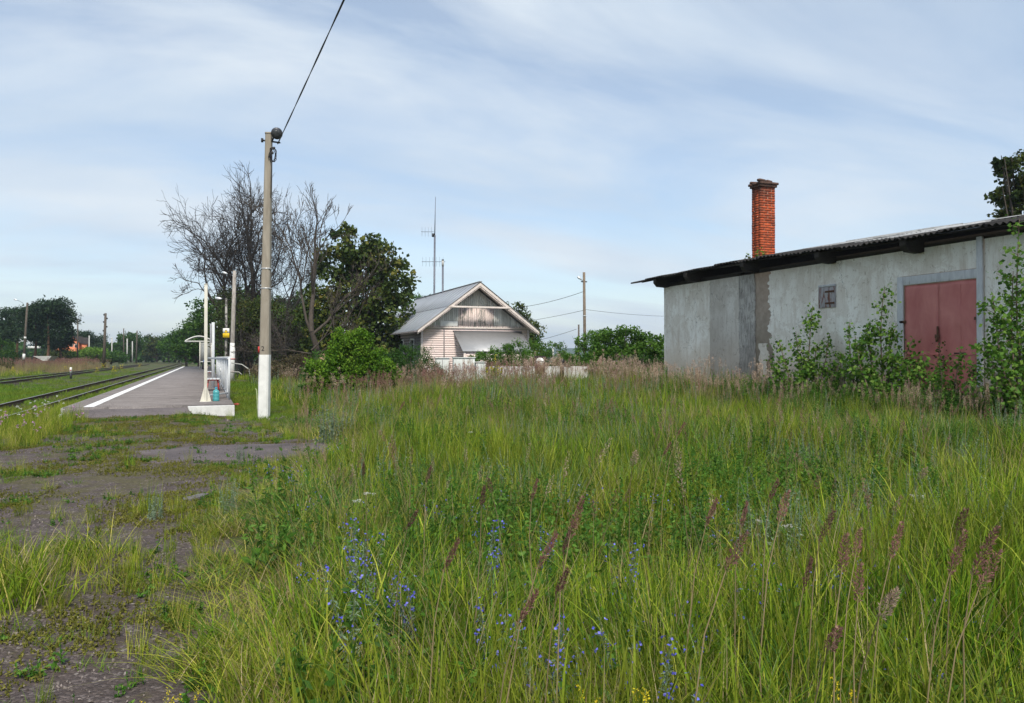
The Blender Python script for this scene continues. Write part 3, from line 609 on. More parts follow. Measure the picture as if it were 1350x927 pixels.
# tall cream post with gusseted foot at the platform end
x, y = at(271.3, 23.1); t_ = empty('tall_post', (x, y, PZ)); tag(t_, 'tall cream steel post with triangular foot at the near end of the platform', 'post')
MB().box(-.045, .045, -.045, .045, .01, 3.42).build('shaft', CREAM, t_, bevel=.006)
MB().box(-.16, .16, -.16, .16, 0, .016).build('base_plate', CREAM, t_)
for a in range(4): o = MB().prism([(.045, .016), (.15, .016), (.045, .42)], .012, axis='y', base=-.006).build('gusset', CREAM, t_); o.rotation_euler = (0, 0, a * math.pi / 2)
MB().box(-.05, .05, -.05, .05, 3.42, 3.45).build('cap', CREAM, t_)
MB().box(-.06, -.046, -.03, .03, 2.75, 2.85).build('bracket', LGREY, t_)
# barrier between the post and the fence corner
x0, y0 = x, y; x1, y1 = at(300.5, 25.2); L = math.hypot(x1 - x0, y1 - y0); bz = math.atan2(y1 - y0, x1 - x0)
t_ = empty('end_barrier', (x0, y0, PZ), bz); tag(t_, 'low two-rail white barrier joining tall post and corrugated fence', 'barrier')
MB().box(.05, L - .03, -.03, .03, 1.24, 1.30).build('top_rail', LGREY, t_, bevel=.005)
MB().box(.05, L - .03, -.02, .02, .14, .19).build('bottom_rail', LGREY, t_, bevel=.005)
MB().box(L - .03, L + .03, -.03, .03, 0, 1.30).build('end_upright', LGREY, t_, bevel=.004)
# corrugated fence along the right-hand edge of the platform
fl = empty('platform_fence', (.66, 25.6, PZ)); tag(fl, 'white corrugated metal fence along the right edge of the platform', 'fence')
pm = MB().box(-.03, .03, -.03, .03, 0, 1.32).mesh('post', LGREY)
u = np.linspace(0, 2.38, 60); ph = np.arange(60) % 4; off = np.where((ph == 0) | (ph == 1), .0, .03)
b = MB(); V = np.vstack([np.column_stack([off, u, u * 0 + .12]), np.column_stack([off, u, u * 0 + 1.22]), np.column_stack([off + .003, u, u * 0 + .12]), np.column_stack([off + .003, u, u * 0 + 1.22])]); n = 60
Q = [(i, n + i, n + i + 1, i + 1) for i in range(n - 1)] + [(2 * n + i, 2 * n + i + 1, 3 * n + i + 1, 3 * n + i) for i in range(n - 1)]; fm = b.add(V, Q).mesh('corrugated_panel', LGREY)
rm = MB().box(-.04, .045, 0, 2.5, 1.23, 1.27).mesh('top_rail', LGREY); rm2 = MB().box(-.02, .02, .03, 2.47, .08, .115).mesh('bottom_rail', LGREY)
for i in range(13):
    yy_ = i * 2.5; inst(pm, 'post', fl, (0, yy_, 0), (0, random.uniform(-.01, .01), 0))
    if i < 12: inst(fm, 'corrugated_panel', fl, (0, yy_ + .06, random.uniform(-.01, .012))); inst(rm, 'top_rail', fl, (0, yy_, 0)); inst(rm2, 'bottom_rail', fl, (0, yy_, 0))
# benches
def bench(b_, d, label):
    x, y = at(b_, d); t_ = empty('bench', (x, y, PZ), 0); tag(t_, label, 'bench', 'benches on the platform')
    for i in range(4): MB().box(-.26 + i * .13, -.26 + i * .13 + .115, 0, 1.5, .44, .475).build('seat_slat', LGREY, t_, bevel=.006)
    for yy_ in (.15, 1.35):
        for s_ in (-1, 1):
            MB().tube([(s_ * .22, yy_, 0), (s_ * .17, yy_, .43)], .024, 8).build('leg', REDB, t_)
        MB().box(-.22, .22, yy_ - .02, yy_ + .02, .40, .437).build('cross_bar', REDB, t_)
    for z in (.62, .76): MB().box(.235, .262, 0, 1.5, z, z + .10).build('back_slat', LGREY, t_, bevel=.005)
    for yy_ in (.18, 1.32): MB().box(.262, .29, yy_ - .02, yy_ + .02, .0, .88).build('back_upright', LGREY, t_)
bench(281, 30.2, 'nearer white-slatted bench with red legs beside platform fence'); bench(276.5, 45, 'farther white-slatted bench on platform beyond the first bench')
# second shorter post with a grey box
x, y = at(281, 33.5); t_ = empty('short_post', (x, y, PZ)); tag(t_, 'shorter pale post with grey box on its side standing behind the first bench', 'post')
MB().tube([(0, 0, 0), (0, 0, 2.78)], .062, 12).build('shaft', LGREY, t_, smooth=True); MB().box(-.13, -.063, -.09, .09, 1.9, 2.72).build('side_box', worn('mid_grey_box', (.25, .26, .28), (.33, .34, .36), 4), t_, bevel=.01)
# turquoise water bottle
m, nt = M_('turquoise_plastic'); t = NT(nt); c = t.ramp(t.noise(9, 4, .5, t.pos()), [(.3, (.08, .42, .46)), (.7, (.14, .52, .55))])
p_ = t.n('ShaderNodeBsdfPrincipled', {0: c, 'Roughness': .2, 'Transmission Weight': .35}); t.out(p_.outputs[0]); TURQ = m
x, y = at(285, 23.35); t_ = empty('water_bottle', (x, y, PZ)); tag(t_, 'large turquoise plastic water bottle standing at the platform end', 'bottle')
def lathe(mb, prof, n=20, c=(0, 0, 0)):
    V = [(c[0] + r * math.cos(a), c[1] + r * math.sin(a), c[2] + z) for r, z in prof for a in np.arange(n) / n * 2 * math.pi]
    return mb.add(V, [(i * n + j, i * n + (j + 1) % n, (i + 1) * n + (j + 1) % n, (i + 1) * n + j) for i in range(len(prof) - 1) for j in range(n)])
lathe(MB(), [(.001, .002), (.085, .002), (.093, .012), (.093, .10), (.087, .112), (.093, .124), (.093, .20), (.087, .212), (.093, .224), (.093, .27), (.075, .315), (.032, .345), (.028, .385), (.001, .386)]).build('body', TURQ, t_, smooth=True)
lathe(MB(), [(.034, .375), (.036, .378), (.036, .412), (.001, .414)]).build('cap', worn('blue_cap', (.05, .25, .42), (.06, .3, .5), 4), t_, smooth=True)
# arched shelter
x, y = at(263.5, 84); t_ = empty('platform_shelter', (x, y, PZ)); tag(t_, 'small glazed waiting shelter with arched white roof at far part of platform', 'shelter')
arc = [(-1.45 + 2.75 * i / 12, 3.02 + .50 * math.sin(math.pi * i / 12)) for i in range(13)]
TINT = worn('smoky_plastic', (.045, .05, .055), (.08, .085, .09), 3, rough=.3)
b = MB(); V = [(a, yy_, z + dz) for dz in (0, .03) for yy_ in (.05, 3.95) for a, z in arc]; k = 13
b.add(V, [(i, i + 1, k + i + 1, k + i) for i in range(12)] + [(2 * k + i, 3 * k + i, 3 * k + i + 1, 2 * k + i + 1) for i in range(12)]); b.build('roof_sheet', TINT, t_)
for yy_ in (0, 4): MB().tube([(a, yy_, z + .02) for a, z in arc], .06, 8).build('roof_arch', WHITE, t_); MB().box(-1.5, 1.35, yy_ - .05, yy_ + .05, 2.94, 3.04).build('tie_beam', WHITE, t_)
for xx_ in (0, 1.15):
    for yy_ in (.02, 2, 3.98): MB().box(xx_ - .05, xx_ + .05, yy_ - .05, yy_ + .05, 0, 2.94).build('post', CREAM, t_)
GL = worn('shelter_glass', (.20, .21, .21), (.27, .28, .28), 3, rough=.15)
MB().box(.05, 1.1, 0, .02, .85, 2.75).build('end_pane', GL, t_); MB().box(.05, 1.1, -.02, .03, .78, .85).build('end_rail', WHITE, t_); MB().box(.05, 1.1, -.02, .03, 2.75, 2.82).build('end_rail', WHITE, t_)
for i in range(4): MB().box(1.13, 1.15, .1 + i * .98, 1.02 + i * .98, .85, 2.75).build('back_pane', GL, t_)
MB().box(.45, 1.0, .3, 3.6, .40, .46).build('bench_seat', WHITE, t_)
# dark bag with a blue jacket, and a pink round bundle, left in the shelter
bx, by = x, y
t_ = empty('black_bag', (bx + .50, by + .16, PZ)); tag(t_, 'large black travel bag with blue cloth on top inside the shelter', 'bag')
lathe(MB(), [(.001, 0), (.26, .0), (.31, .15), (.30, .5), (.25, .78), (.12, .9), (.001, .93)], 14).build('body', BLACK, t_, smooth=True)
lathe(MB(), [(.25, .80), (.27, .86), (.2, .98), (.1, 1.02), (.001, 1.03)], 12).build('blue_cloth', worn('blue_cloth', (.05, .10, .25), (.09, .16, .36), 9), t_, smooth=True)
o = lathe(MB(), [(.001, 0), (.13, .01), (.20, .12), (.21, .24), (.15, .38), (.001, .44)], 14).build('pink_bundle', worn('pale_pink_cloth', (.55, .38, .38), (.68, .5, .5), 9), smooth=True, loc=(bx + .62, by - .30, PZ)); tag(o, 'small round pale pink bundle on platform in front of the shelter', 'bundle')

# ---------------------------------------------------------------- poles
POLEC = worn('weathered_concrete_pole', (.235, .205, .165), (.33, .295, .245), 3.0, (.17, .145, .12), .85, stretch=(2, 2, .5), cpos=.62, bump=.35)
POLEW = worn('grey_wood_pole', (.065, .052, .042), (.12, .10, .08), 8, (.04, .033, .03), stretch=(3, 3, .4), bump=.5)
POLEP = worn('pale_concrete_post', (.36, .36, .345), (.48, .48, .46), 4, bump=.3)
GALV = worn('galvanised_lamp', (.55, .57, .6), (.7, .72, .75), 6, rough=.35, metal=.4, bump=.05)
WIRE = worn('black_cable', (.01, .01, .014), (.02, .02, .028), 8, rough=.5, bump=.05)
x, y = at(348, 20.3); PXY = (x, y); pz = float(height(x, y)); ptop = hz(176, 20.3)
mp_ = empty('utility_pole', (x, y, pz)); tag(mp_, 'tall square concrete utility pole with whitewashed base beside the platform end', 'utility pole')
H = ptop - pz
def sqpole(z0, z1, w0, w1, name, mat, lean=(.055, .0)):
    n = 9; b = MB(); zs = np.linspace(z0, z1, n); V = []
    for z in zs:
        w = w0 + (w1 - w0) * (z - z0) / (z1 - z0); cx = lean[0] * (z / H) * 2.1; c4 = w * .28
        for (a, c) in [(-1, -1), (1, -1), (1, 1), (-1, 1)]:
            if (a, c) in ((-1, -1), (1, 1)): q = [(a * w, c * (w - c4)), (a * (w - c4), c * w)]
            else: q = [(a * (w - c4), c * w), (a * w, c * (w - c4))]
            for (u_, v_) in q: V.append((cx + u_, v_, z))
    Q = [(i * 8 + j, i * 8 + (j + 1) % 8, (i + 1) * 8 + (j + 1) % 8, (i + 1) * 8 + j) for i in range(n - 1) for j in range(8)]
    b.add(V, Q); b.NG = [list(range((n - 1) * 8, n * 8)), list(range(8))[::-1]]; o = b.build(name, mat, mp_); o.rotation_euler = (0, 0, -YAW + .3 * 0); return o
wz = hz(468, 20.3) - pz
sqpole(wz, H, .122, .078, 'shaft', POLEC); sqpole(-.3, wz + .004, .134, .126, 'whitewashed_base', WHITE)
def cx_(z): return .055 * (z / H) * 2.1
cr, srn = math.cos(-YAW), math.sin(-YAW)
def band(z, w, name='steel_band', mat=None, h=.025):
    o = MB().box(cx_(z) - w, cx_(z) + w, -w, w, z, z + h).build(name, mat or GALV, mp_); o.rotation_euler = (0, 0, -YAW)
for row in (355, 381): band(hz(row, 20.3) - pz, .116)
band(H - .02, .080, 'pole_cap', POLEC, .05)
# red stencilled digits on the shaft
def text(s_, size, mat, parent, loc, rot, name, ext=.002):
    c = bpy.data.curves.new(name, 'FONT'); c.body = s_; c.size = size; c.extrude = ext; c.align_x = 'CENTER'; c.align_y = 'CENTER'
    o = bpy.data.objects.new(name, c); col.objects.link(o); dg = bpy.context.evaluated_depsgraph_get(); me = bpy.data.meshes.new_from_object(o.evaluated_get(dg)); bpy.data.objects.remove(o)
    me.materials.clear(); me.materials.append(mat); return inst(me, name, parent, loc, rot)
zt = hz(461, 20.3) - pz
b = MB(); b.box(-.115, -.075, -.1262, -.1235, zt - .08, zt + .08); o = b.build('red_mark', REDB, mp_); o.rotation_euler = (0, 0, -YAW)
c_ = math.cos(-YAW); s__ = math.sin(-YAW); lx, ly = .01, -.1262
text('2', .17, worn('dark_paint', (.03, .03, .03), (.06, .05, .05), 9), mp_, (lx * c_ - ly * s__, lx * s__ + ly * c_, zt + .02), (math.pi / 2, 0, -YAW), 'painted_digit')
# crossarm stub, floodlight, cable knot
def loc2(a, b_, z): return (a * c_ - b_ * s__, a * s__ + b_ * c_, z)
zc = hz(187, 20.3) - pz
MB().tube([loc2(cx_(zc) - .17, 0, zc + .05), loc2(cx_(zc) + .30, -.02, zc - .02)], .022, 8).build('crossarm', BLACK, mp_)
MB().tube([loc2(cx_(zc) - .17, 0, zc + .0), loc2(cx_(zc) - .17, 0, zc + .10)], .03, 8).build('pin', BLACK, mp_)
MB().tube([loc2(cx_(zc) + .10, -.06, zc + .0), loc2(cx_(zc) + .17, -.08, zc + .14)], .02, 8).build('lamp_bracket', BLACK, mp_)
hc = np.array(loc2(cx_(zc) + .235, -.10, hz(177, 20.3) - pz)); dirv = np.array(loc2(.28, -.88, -.38)); dirv /= np.linalg.norm(dirv)
hd = empty('x'); bpy.data.objects.remove(hd)
def lathe_dir(prof, c0, d, n=18):
    P = [c0 + d * z for r, z in prof]; return MB().tube(P, [r for r, z in prof], n)
lathe_dir([(.05, -.13), (.10, -.12), (.125, -.06), (.13, .0), (.138, .09), (.13, .10)], hc, dirv).build('floodlight_housing', BLACK, mp_, smooth=False)
lathe_dir([(.115, .10), (.10, .118), (.05, .13), (.002, .135)], hc, dirv).build('floodlight_lens', worn('lamp_glass', (.02, .022, .025), (.07, .075, .08), 20, rough=.08), mp_, smooth=True)
lathe_dir([(.139, -.02), (.146, .02), (.146, .10), (.139, .11)], hc + np.array([0, 0, .012]), dirv).build('floodlight_rim', worn('rim_metal', (.05, .05, .055), (.10, .10, .11), 9, rough=.3, metal=.6), mp_, smooth=False)
r_ = np.random.default_rng(5)
zk = hz(205, 20.3) - pz
for k in range(6):
    a = np.linspace(0, 2 * math.pi * r_.uniform(.7, 1.2), 16); rr = r_.uniform(.06, .15); ox = cx_(zk) + .15 + r_.uniform(-.05, .03)
    MB().tube([loc2(ox + rr * .6 * math.cos(q + k) + .01 * math.sin(5 * q), -.10 + .04 * math.sin(q * 2), zk + rr * 1.4 * math.sin(q + k) + r_.uniform(-.005, .005)) for q in a], .009, 5, cap=False).build('cable_loop', WIRE, mp_)
for (dz, da) in ((.17, .17), (.05, .13)): MB().cbox(loc2(cx_(zk) + da, -.10, zk + dz), (.03, .03, .03)).build('insulator', BLACK, mp_, bevel=.006)
MB().tube([loc2(cx_(zk) + .12, -.10, zk), loc2(cx_(zk) + .10, -.09, zk - .5), loc2(cx_(zk) + .085, -.085, zk - 1.1)], .010, 5).build('down_cable', WIRE, mp_)
# overhead cable coming back over the camera
zw = hz(190, 20.3); p0 = np.array([*at(365.5, 20.25), zw]); p1 = np.array([*at(452, 12.4), 1.6 + 471 * 12.4 / 1040]); 
dvec = (p1 - p0); P_ = []
for q in np.linspace(0, 4.6, 60):
    pt = p0 + dvec * q; pt[2] = p0[2] + (p1[2] - p0[2]) * q + .030 * (q * q - q) * 1.0 ; P_.append(pt)
for k_, off_ in enumerate((0.0,)):
    ob = MB(); 
    for s_ in (0, math.pi):   # two twisted strands
        PP = [p + np.array([.008 * math.cos(i * 1.0 + s_), .008 * math.sin(i * 1.0 + s_), 0]) for i, p in enumerate(P_)]; ob.tube(PP, .0095, 6)
    tag(ob.build('overhead_cable', WIRE), 'thick twisted black cable rising from the concrete pole out of the frame', 'cable')

def lamp_head(t_, z, reach, up, ang, s_=1.0, head=GALV):
    """bracket arm and street lamp head, towards direction ang in the ground plane"""
    ca, sa = math.cos(ang), math.sin(ang)
    MB().tube([(0, 0, z), (ca * reach * .5, sa * reach * .5, z + up * .6), (ca * reach, sa * reach, z + up)], .03 * s_, 6).build('lamp_arm', BLACK if head is GALV else head, t_)
    d = np.array([ca, sa, up / reach * .8]); d /= np.linalg.norm(d); c0 = np.array([ca * reach, sa * reach, z + up])
    lathe_dir([(.05 * s_, -.05), (.10 * s_, .05), (.15 * s_, .3 * s_), (.13 * s_, .5 * s_), (.04 * s_, .62 * s_)], c0, d, 10).build('lamp_head', head, t_, smooth=True)
def pole(b0, b1, top, d, r0, r1, mat, label, cat='pole', zb=None, name='wooden_pole', group=None, rowb=None):
    x, y = at(b0, d); z0 = float(height(x, y)) if zb is None else zb
    t_ = empty(name, (x, y, z0)); tag(t_, label, cat, group); X, Y = at(b1, d); zt_ = hz(top, d)
    MB().tube([(0, 0, -.3), ((X - x) / 2, (Y - y) / 2, (zt_ - z0) / 2), (X - x, Y - y, zt_ - z0)], [r0, (r0 + r1) / 2, r1], 10).build('shaft', mat, t_, smooth=False); return t_, (X - x, Y - y, zt_ - z0)
LA = math.pi - YAW  # towards the left of the view
# concrete lamp pole behind the platform fence with a whitewashed foot
t_, tp = pole(305.5, 309, 357, 55, .19, .12, worn('stained_concrete', (.22, .20, .18), (.40, .37, .34), 5, (.12, .10, .09), stretch=(1, 1, .4), cpos=.55), 'leaning stained concrete pole with whitewashed lower part behind platform fence', 'utility pole', name='concrete_pole')
MB().tube([(0, 0, -.2), (tp[0] * .33, tp[1] * .33, tp[2] * .34)], [.20, .178], 10).build('whitewashed_base', WCONC, t_); lamp_head(t_, tp[2] - .35, .35, .15, LA, .6)
for z in (1.45, .55): MB().tube([(tp[0] * z / tp[2], tp[1] * z / tp[2], z), (tp[0] * z / tp[2], tp[1] * z / tp[2], z + .06)], .21, 10).build('red_band', REDB, t_)
MB().tube([(tp[0] * q + (.17 if i % 2 else .2) * .8, tp[1] * q - .1, tp[2] * q) for i, q in enumerate(np.linspace(.3, .75, 12))], .025, 5).build('side_conduit', BLACK, t_)
t_, tp = pole(298, 298, 393, 58, .10, .08, worn('mottled_pole', (.25, .24, .22), (.42, .40, .38), 3, (.08, .075, .07), cpos=.5), 'thin mottled lamp pole carrying the yellow warning sign and a curved lamp', 'lamp post', name='lamp_post')
lamp_head(t_, tp[2] - .1, .35, .05, LA, .75)
MB().tube([(0, 0, tp[2] - .2), (.3 * FY, -.3 * FX, tp[2] - .1)], .03, 6).build('side_bracket', BLACK, t_)
# yellow warning sign on that pole
YEL = worn('sign_yellow', (.80, .52, .01), (.88, .60, .02), 4, rough=.5, bump=.05); SWH = worn('sign_white', (.74, .74, .72), (.82, .82, .80), 4, rough=.5, bump=.05)
x, y = at(298, 57.7); t_ = empty('warning_sign', (x, y, hz(439, 57.7)), -YAW); tag(t_, 'white and yellow warning sign with triangle symbol fixed to the thin lamp pole', 'sign')
MB().box(-.235, .235, 0, .012, -.02, .34).build('white_plate', SWH, t_); MB().box(-.235, .235, -.002, .012, -.35, -.021).build('yellow_plate', YEL, t_)
MB().prism([(-.15, .02), (.15, .02), (0, .29)], .006, axis='y', base=-.007).build('triangle_border', BLACK, t_); MB().prism([(-.118, .04), (.118, .04), (0, .252)], .004, axis='y', base=-.012).build('triangle', YEL, t_)
MB().prism([(-.018, .20), (.022, .20), (.0, .14), (.022, .14), (-.012, .06), (-.004, .115), (-.024, .115)], .003, axis='y', base=-.016).build('symbol', BLACK, t_)
for i, w in enumerate((.16, .19, .13)): MB().box(-w, w, -.005, -.0025, -.10 - i * .085, -.075 - i * .085).build('text_line', worn('text_grey', (.20, .14, .02), (.28, .2, .03), 4), t_)
# right-hand pole behind the bushes
t_, tp = pole(771.5, 770, 359, 46, .095, .075, worn('brown_pole', (.13, .10, .075), (.22, .175, .13), 6, bump=.4), 'slender brownish pole with small lamp rising from the bushes left of the warehouse', 'utility pole', name='utility_pole')
lamp_head(t_, tp[2] - .65, .22, .22, LA, .5); MB().cbox((tp[0], tp[1], tp[2] - .55), (.18, .04, .03)).build('crossarm', BLACK, t_)
for z in (.42, .60): MB().tube([(tp[0] * z, tp[1] * z, tp[2] * z), (tp[0] * z, tp[1] * z, tp[2] * z + .04)], .118, 10).build('steel_band', GALV, t_)
p1t = (*at(770.5, 46), hz(384, 46))
def cable(a, c, sag, label, r=.014):
    a, c = np.array(a, float), np.array(c, float); P = [a + (c - a) * q - np.array([0, 0, sag * 4 * q * (1 - q)]) for q in np.linspace(0, 1, 24)]
    tag(MB().tube(P, r, 5).build('cable', WIRE), label, 'cable', 'thin cables across the sky behind the house')
cable(p1t, (*at(560, 62), hz(392, 62)), 1.0, 'upper cable running from the right lamp pole to the house roof')
cable((*at(770.5, 46.1), hz(409, 46.1)), (*at(560, 90), hz(428, 90)), .6, 'middle thin cable between the lamp pole and behind the house', .012)
cable((*at(770.5, 46.1), hz(408, 46.1)), (*at(960, 80), hz(412, 80)), .4, 'thin cable from the lamp pole passing behind the warehouse', .010)
cable((*at(760, 60), hz(434, 60)), (*at(640, 70), hz(458, 70)), .3, 'lowest thin cable sloping down left of the bush', .014)
t_, tp = pole(763, 763, 428, 60, .07, .06, POLEW, 'short thin dark pole just left of the grey lamp pole', 'pole'); t_, tp = pole(729, 729, 459, 62, .07, .06, POLEP, 'small pale post above the bushes near the horizon', 'post', name='concrete_post')
# far poles on the left
t_, tp = pole(30.8, 35.8, 399, 110, .17, .12, POLEW, 'leaning dark wooden lamp pole in front of the pines at far left', 'utility pole', zb=.4)
lamp_head(t_, tp[2] - .1, .95, .45, LA, .8); q_ = np.array(tp); MB().tube([q_ * .10, q_ * .19], [.185, .18], 8).build('white_band', WHITE, t_); MB().tube([q_ * .43, q_ * .46], .165, 8).build('white_ring', WHITE, t_)
lx_, ly_ = t_.location.x, t_.location.y
pole(102, 102.4, 421, 140, .14, .10, POLEW, 'thin dark pole beside the brick house on the left', 'utility pole', zb=.5)
t_, tp = pole(136.8, 139, 413, 112, .23, .15, POLEW, 'stout dark wooden pole with insulators right of the brick house', 'utility pole', zb=.5)
for i, z in enumerate((.97, .90, .83, .74, .66)): MB().cbox((tp[0] * z + (.16 if i % 2 else -.14), tp[1] * z, tp[2] * z), (.14, .12, .11)).build('insulator', BLACK, t_, bevel=.02)
pole(163, 163, 433, 200, .16, .12, POLEW, 'dark pole showing just above the far treeline', 'utility pole', zb=.5)
pole(179.5, 180.7, 436, 190, .17, .13, POLEW, 'dark pole farthest right before the far green trees', 'utility pole', zb=.5)
for (b_, top, d, lab) in ((117.5, 442.5, 175, 'pale concrete post just right of the brick house'), (147.5, 445, 170, 'pale concrete post between the dark poles'), (167.6, 446.5, 165, 'pale concrete post in front of far bushes, tallest looking of its row'), (174.5, 450, 185, 'pale concrete post, smallest and farthest of its row')):
    x, y = at(b_, d); o = empty('concrete_post', (x, y, .3)); tag(o, lab, 'post', 'pale posts beyond the railway'); MB().box(-.11, .11, -.11, .11, 0, hz(top, d) - .3).build('shaft', POLEP, o)
# small white-and-black marker post between the tracks
x, y = at(93.5, 67); t_ = empty('track_marker', (x, y, float(height(x, y)))); tag(t_, 'short white-topped black fouling marker standing between the tracks', 'marker post')
hM = hz(484.3, 67) - t_.location.z; MB().tube([(0, 0, -.1), (0, 0, hM * .52)], .085, 10).build('black_base', BLACK, t_); MB().tube([(0, 0, hM * .52), (0, 0, hM - .05), (0, 0, hM)], [.095, .095, .06], 10).build('white_top', WHITE, t_)
o = MB().box(-.05, .05, -.099, -.094, hM * .70, hM * .78).build('number_mark', REDB, t_)
# pale concrete slab ramp at left
x, y = at(55.5, 98); o = MB().prism([(-1.1, .30), (1.1, .30), (.6, -.3), (.1, -.3), (-.5, .05)], 2.0, axis='y').build('concrete_ramp', CONC, loc=(x, y, hz(469.5, 98) - .30)); o.rotation_euler = (0, 0, -YAW + .15); tag(o, 'pale concrete slab lying tilted in the grass before the pines', 'slab')
# brick house on the left, far away
OB = worn('orange_brick', (.55, .17, .08), (.68, .25, .13), 2, bump=.1); DR = worn('dark_roof_tiles', (.035, .03, .032), (.075, .065, .065), 2)
x, y = at(96, 175); bh = empty('brick_house', (x, y, .6), -YAW + .45); bh.scale = (.62, .62, 1); tag(bh, 'small orange brick house with dark roof half hidden by pines', 'building')
z0 = hz(461, 175) - .6; ze = hz(450.5, 175) - .6; za = hz(446, 175) - .6
MB().box(-1.9, 1.9, 0, 6, -1, ze).build('wall', OB, bh); MB().prism([(-1.9, ze), (1.9, ze), (0, za + .5)], 5.9, axis='y', base=.05).build('gable', OB, bh)
for s_ in (-1, 1): MB().prism([(0, za + .75), (s_ * 2.5, ze - .25), (s_ * 2.5, ze - .45), (0, za + .5)][::s_], 7, axis='y', base=-.5).build('roof', DR, bh)
MB().prism([(-1.2, za + .5), (2.9, za + .45), (2.9, ze - .3), (-1.2, ze - .3)], 2.5, axis='y', base=3).build('side_roof', DR, bh); 
MB().box(2.0, 4.2, 3, 9, -1, ze - .3).build('side_wall', OB, bh); MB().prism([(1.9, za + .3), (4.6, za + .2), (4.9, ze - .5), (1.9, ze - .4)], 3, axis='y', base=2.6).build('wing_roof', DR, bh)
w1 = MB().box(-1.0, .1, -.06, -.01, ze - 1.7, ze - .3).build('window', WHITE, bh); MB().box(-.85, -.5, -.08, -.062, ze - 1.5, ze - .45).build('pane', BLACK, w1); MB().box(-.4, -.05, -.08, -.062, ze - 1.5, ze - .45).build('pane', BLACK, w1)
w1 = MB().box(.5, 1.3, -.06, -.01, ze - 1.4, ze - .5).build('window', WHITE, bh); MB().box(.6, 1.2, -.08, -.062, ze - 1.3, ze - .6).build('pane', BLACK, w1)
x, y = at(82, 172); t_ = empty('brick_fence', (x, y, .5), -YAW + .1); tag(t_, 'low orange brick wall with white caps beside the brick house', 'wall')
MB().box(-1.6, 2.6, 0, .3, -.5, hz(457.5, 172) - .5).build('wall', OB, t_); MB().prism([(-.6, hz(457.4, 172) - .5), (.5, hz(457.4, 172) - .5), (.3, hz(456, 172) - .5), (-.4, hz(456, 172) - .5)], .5, axis='y', base=-.1).build('cap', WHITE, t_)
x, y = at(43, 172); t_ = MB().box(-1.3, 1.3, 0, .8, 0, .5).build('white_car_roof', WHITE) ; t_.name = 'low_wall'; t_.location = (x, y, hz(459.5, 172)); t_.rotation_euler = (0, 0, -YAW); tag(t_, 'low whitish wall glimpsed between the pine trunks', 'wall')

# ---------------------------------------------------------------- things in front of the pink house
SHG = worn('pale_sheet_metal', (.50, .53, .52), (.62, .64, .63), 2.5, (.34, .33, .29), .6, cpos=.64, bump=.15)
def shed(b0, b1, top, d, dep, label, grp=None):
    x, y = at((b0 + b1) / 2, d); w = (b1 - b0) / FPX * d / 2; t_ = empty('metal_locker', (x, y, .15), -YAW + .12); zt_ = hz(top, d) - .15; tag(t_, label, 'metal box', grp)
    MB().box(-w, w, 0, dep, -.2, zt_ - .04).build('body', SHG, t_, bevel=.01); MB().box(-w - .04, w + .04, -.05, dep + .03, zt_ - .04, zt_).build('lid', SHG, t_, bevel=.008)
    MB().box(-.012, .012, -.012, -.001, 0, zt_ - .1).build('door_seam', DARKB, t_)
    return t_
shed(574, 592.5, 471.5, 38.5, .7, 'pale grey metal locker nearest the dark bush left of the pink house front', 'pale metal lockers in the tall grass'); shed(598, 626, 471, 37.6, 1.1, 'largest pale grey metal locker with flat lid in front of the pink house', 'pale metal lockers in the tall grass'); shed(627.5, 641, 477, 37.4, .8, 'small lower grey metal locker to the right of the largest one', 'pale metal lockers in the tall grass')
# low white wall of separate slabs
x, y = at(645, 39.5); t_ = empty('low_wall', (x, y, .2), -YAW); tag(t_, 'low whitewashed wall of short slabs in tall grass before the bushes', 'wall')
for i in range(8):
    MB().box(i * .62, i * .62 + .605, 0, .14, -.3, hz(483.2, 39.5) - .2 + random.uniform(-.015, .015)).build('slab', WCONC, t_, bevel=.012)
# railway signal lamp with white disc
x, y = at(712, 38.3); t_ = empty('disc_signal', (x, y, .3), -YAW); tag(t_, 'dark red point signal box with white disc and black stripe', 'railway signal')
DRD = worn('dark_red_box', (.06, .025, .022), (.11, .045, .04), 9, bump=.3)
zc = hz(476.7, 38.3) - .3
MB().box(-.25, .25, 0, .3, zc - .62, zc - .10).build('lower_box', DRD, t_, bevel=.015); MB().box(-.255, .255, .02, .26, zc - .10, zc + .27).build('lamp_box', worn('black_lamp_box', (.02, .014, .014), (.04, .028, .028), 9), t_, bevel=.02)
MB().tube([(0, .02, zc), (0, -.015, zc)], .19, 28).build('disc', SWH, t_); MB().box(-.18, .18, -.02, -.016, zc - .012, zc + .018).build('stripe', BLACK, t_); MB().box(-.04, .04, .1, .18, -.5, zc - .6).build('stand', BLACK, t_)
x, y = at(741, 38.8); t_ = empty('hand_lever', (x, y, .3), -YAW); tag(t_, 'black point lever stand with round weight beside the disc signal', 'lever')
zc = hz(479, 38.8) - .3; MB().tube([(0, 0, -.3), (0, 0, zc), (.02, 0, zc + .1)], [.12, .10, .08], 10).build('column', BLACK, t_, smooth=True); lathe(MB(), [(.001, -.15), (.10, -.11), (.14, 0), (.11, .1), (.001, .15)], 14, (0, 0, zc + .08)).build('weight', BLACK, t_, smooth=True); MB().tube([(0, -.02, zc - .1), (.42, -.05, zc - .18)], .05, 8).build('lever_arm', BLACK, t_)
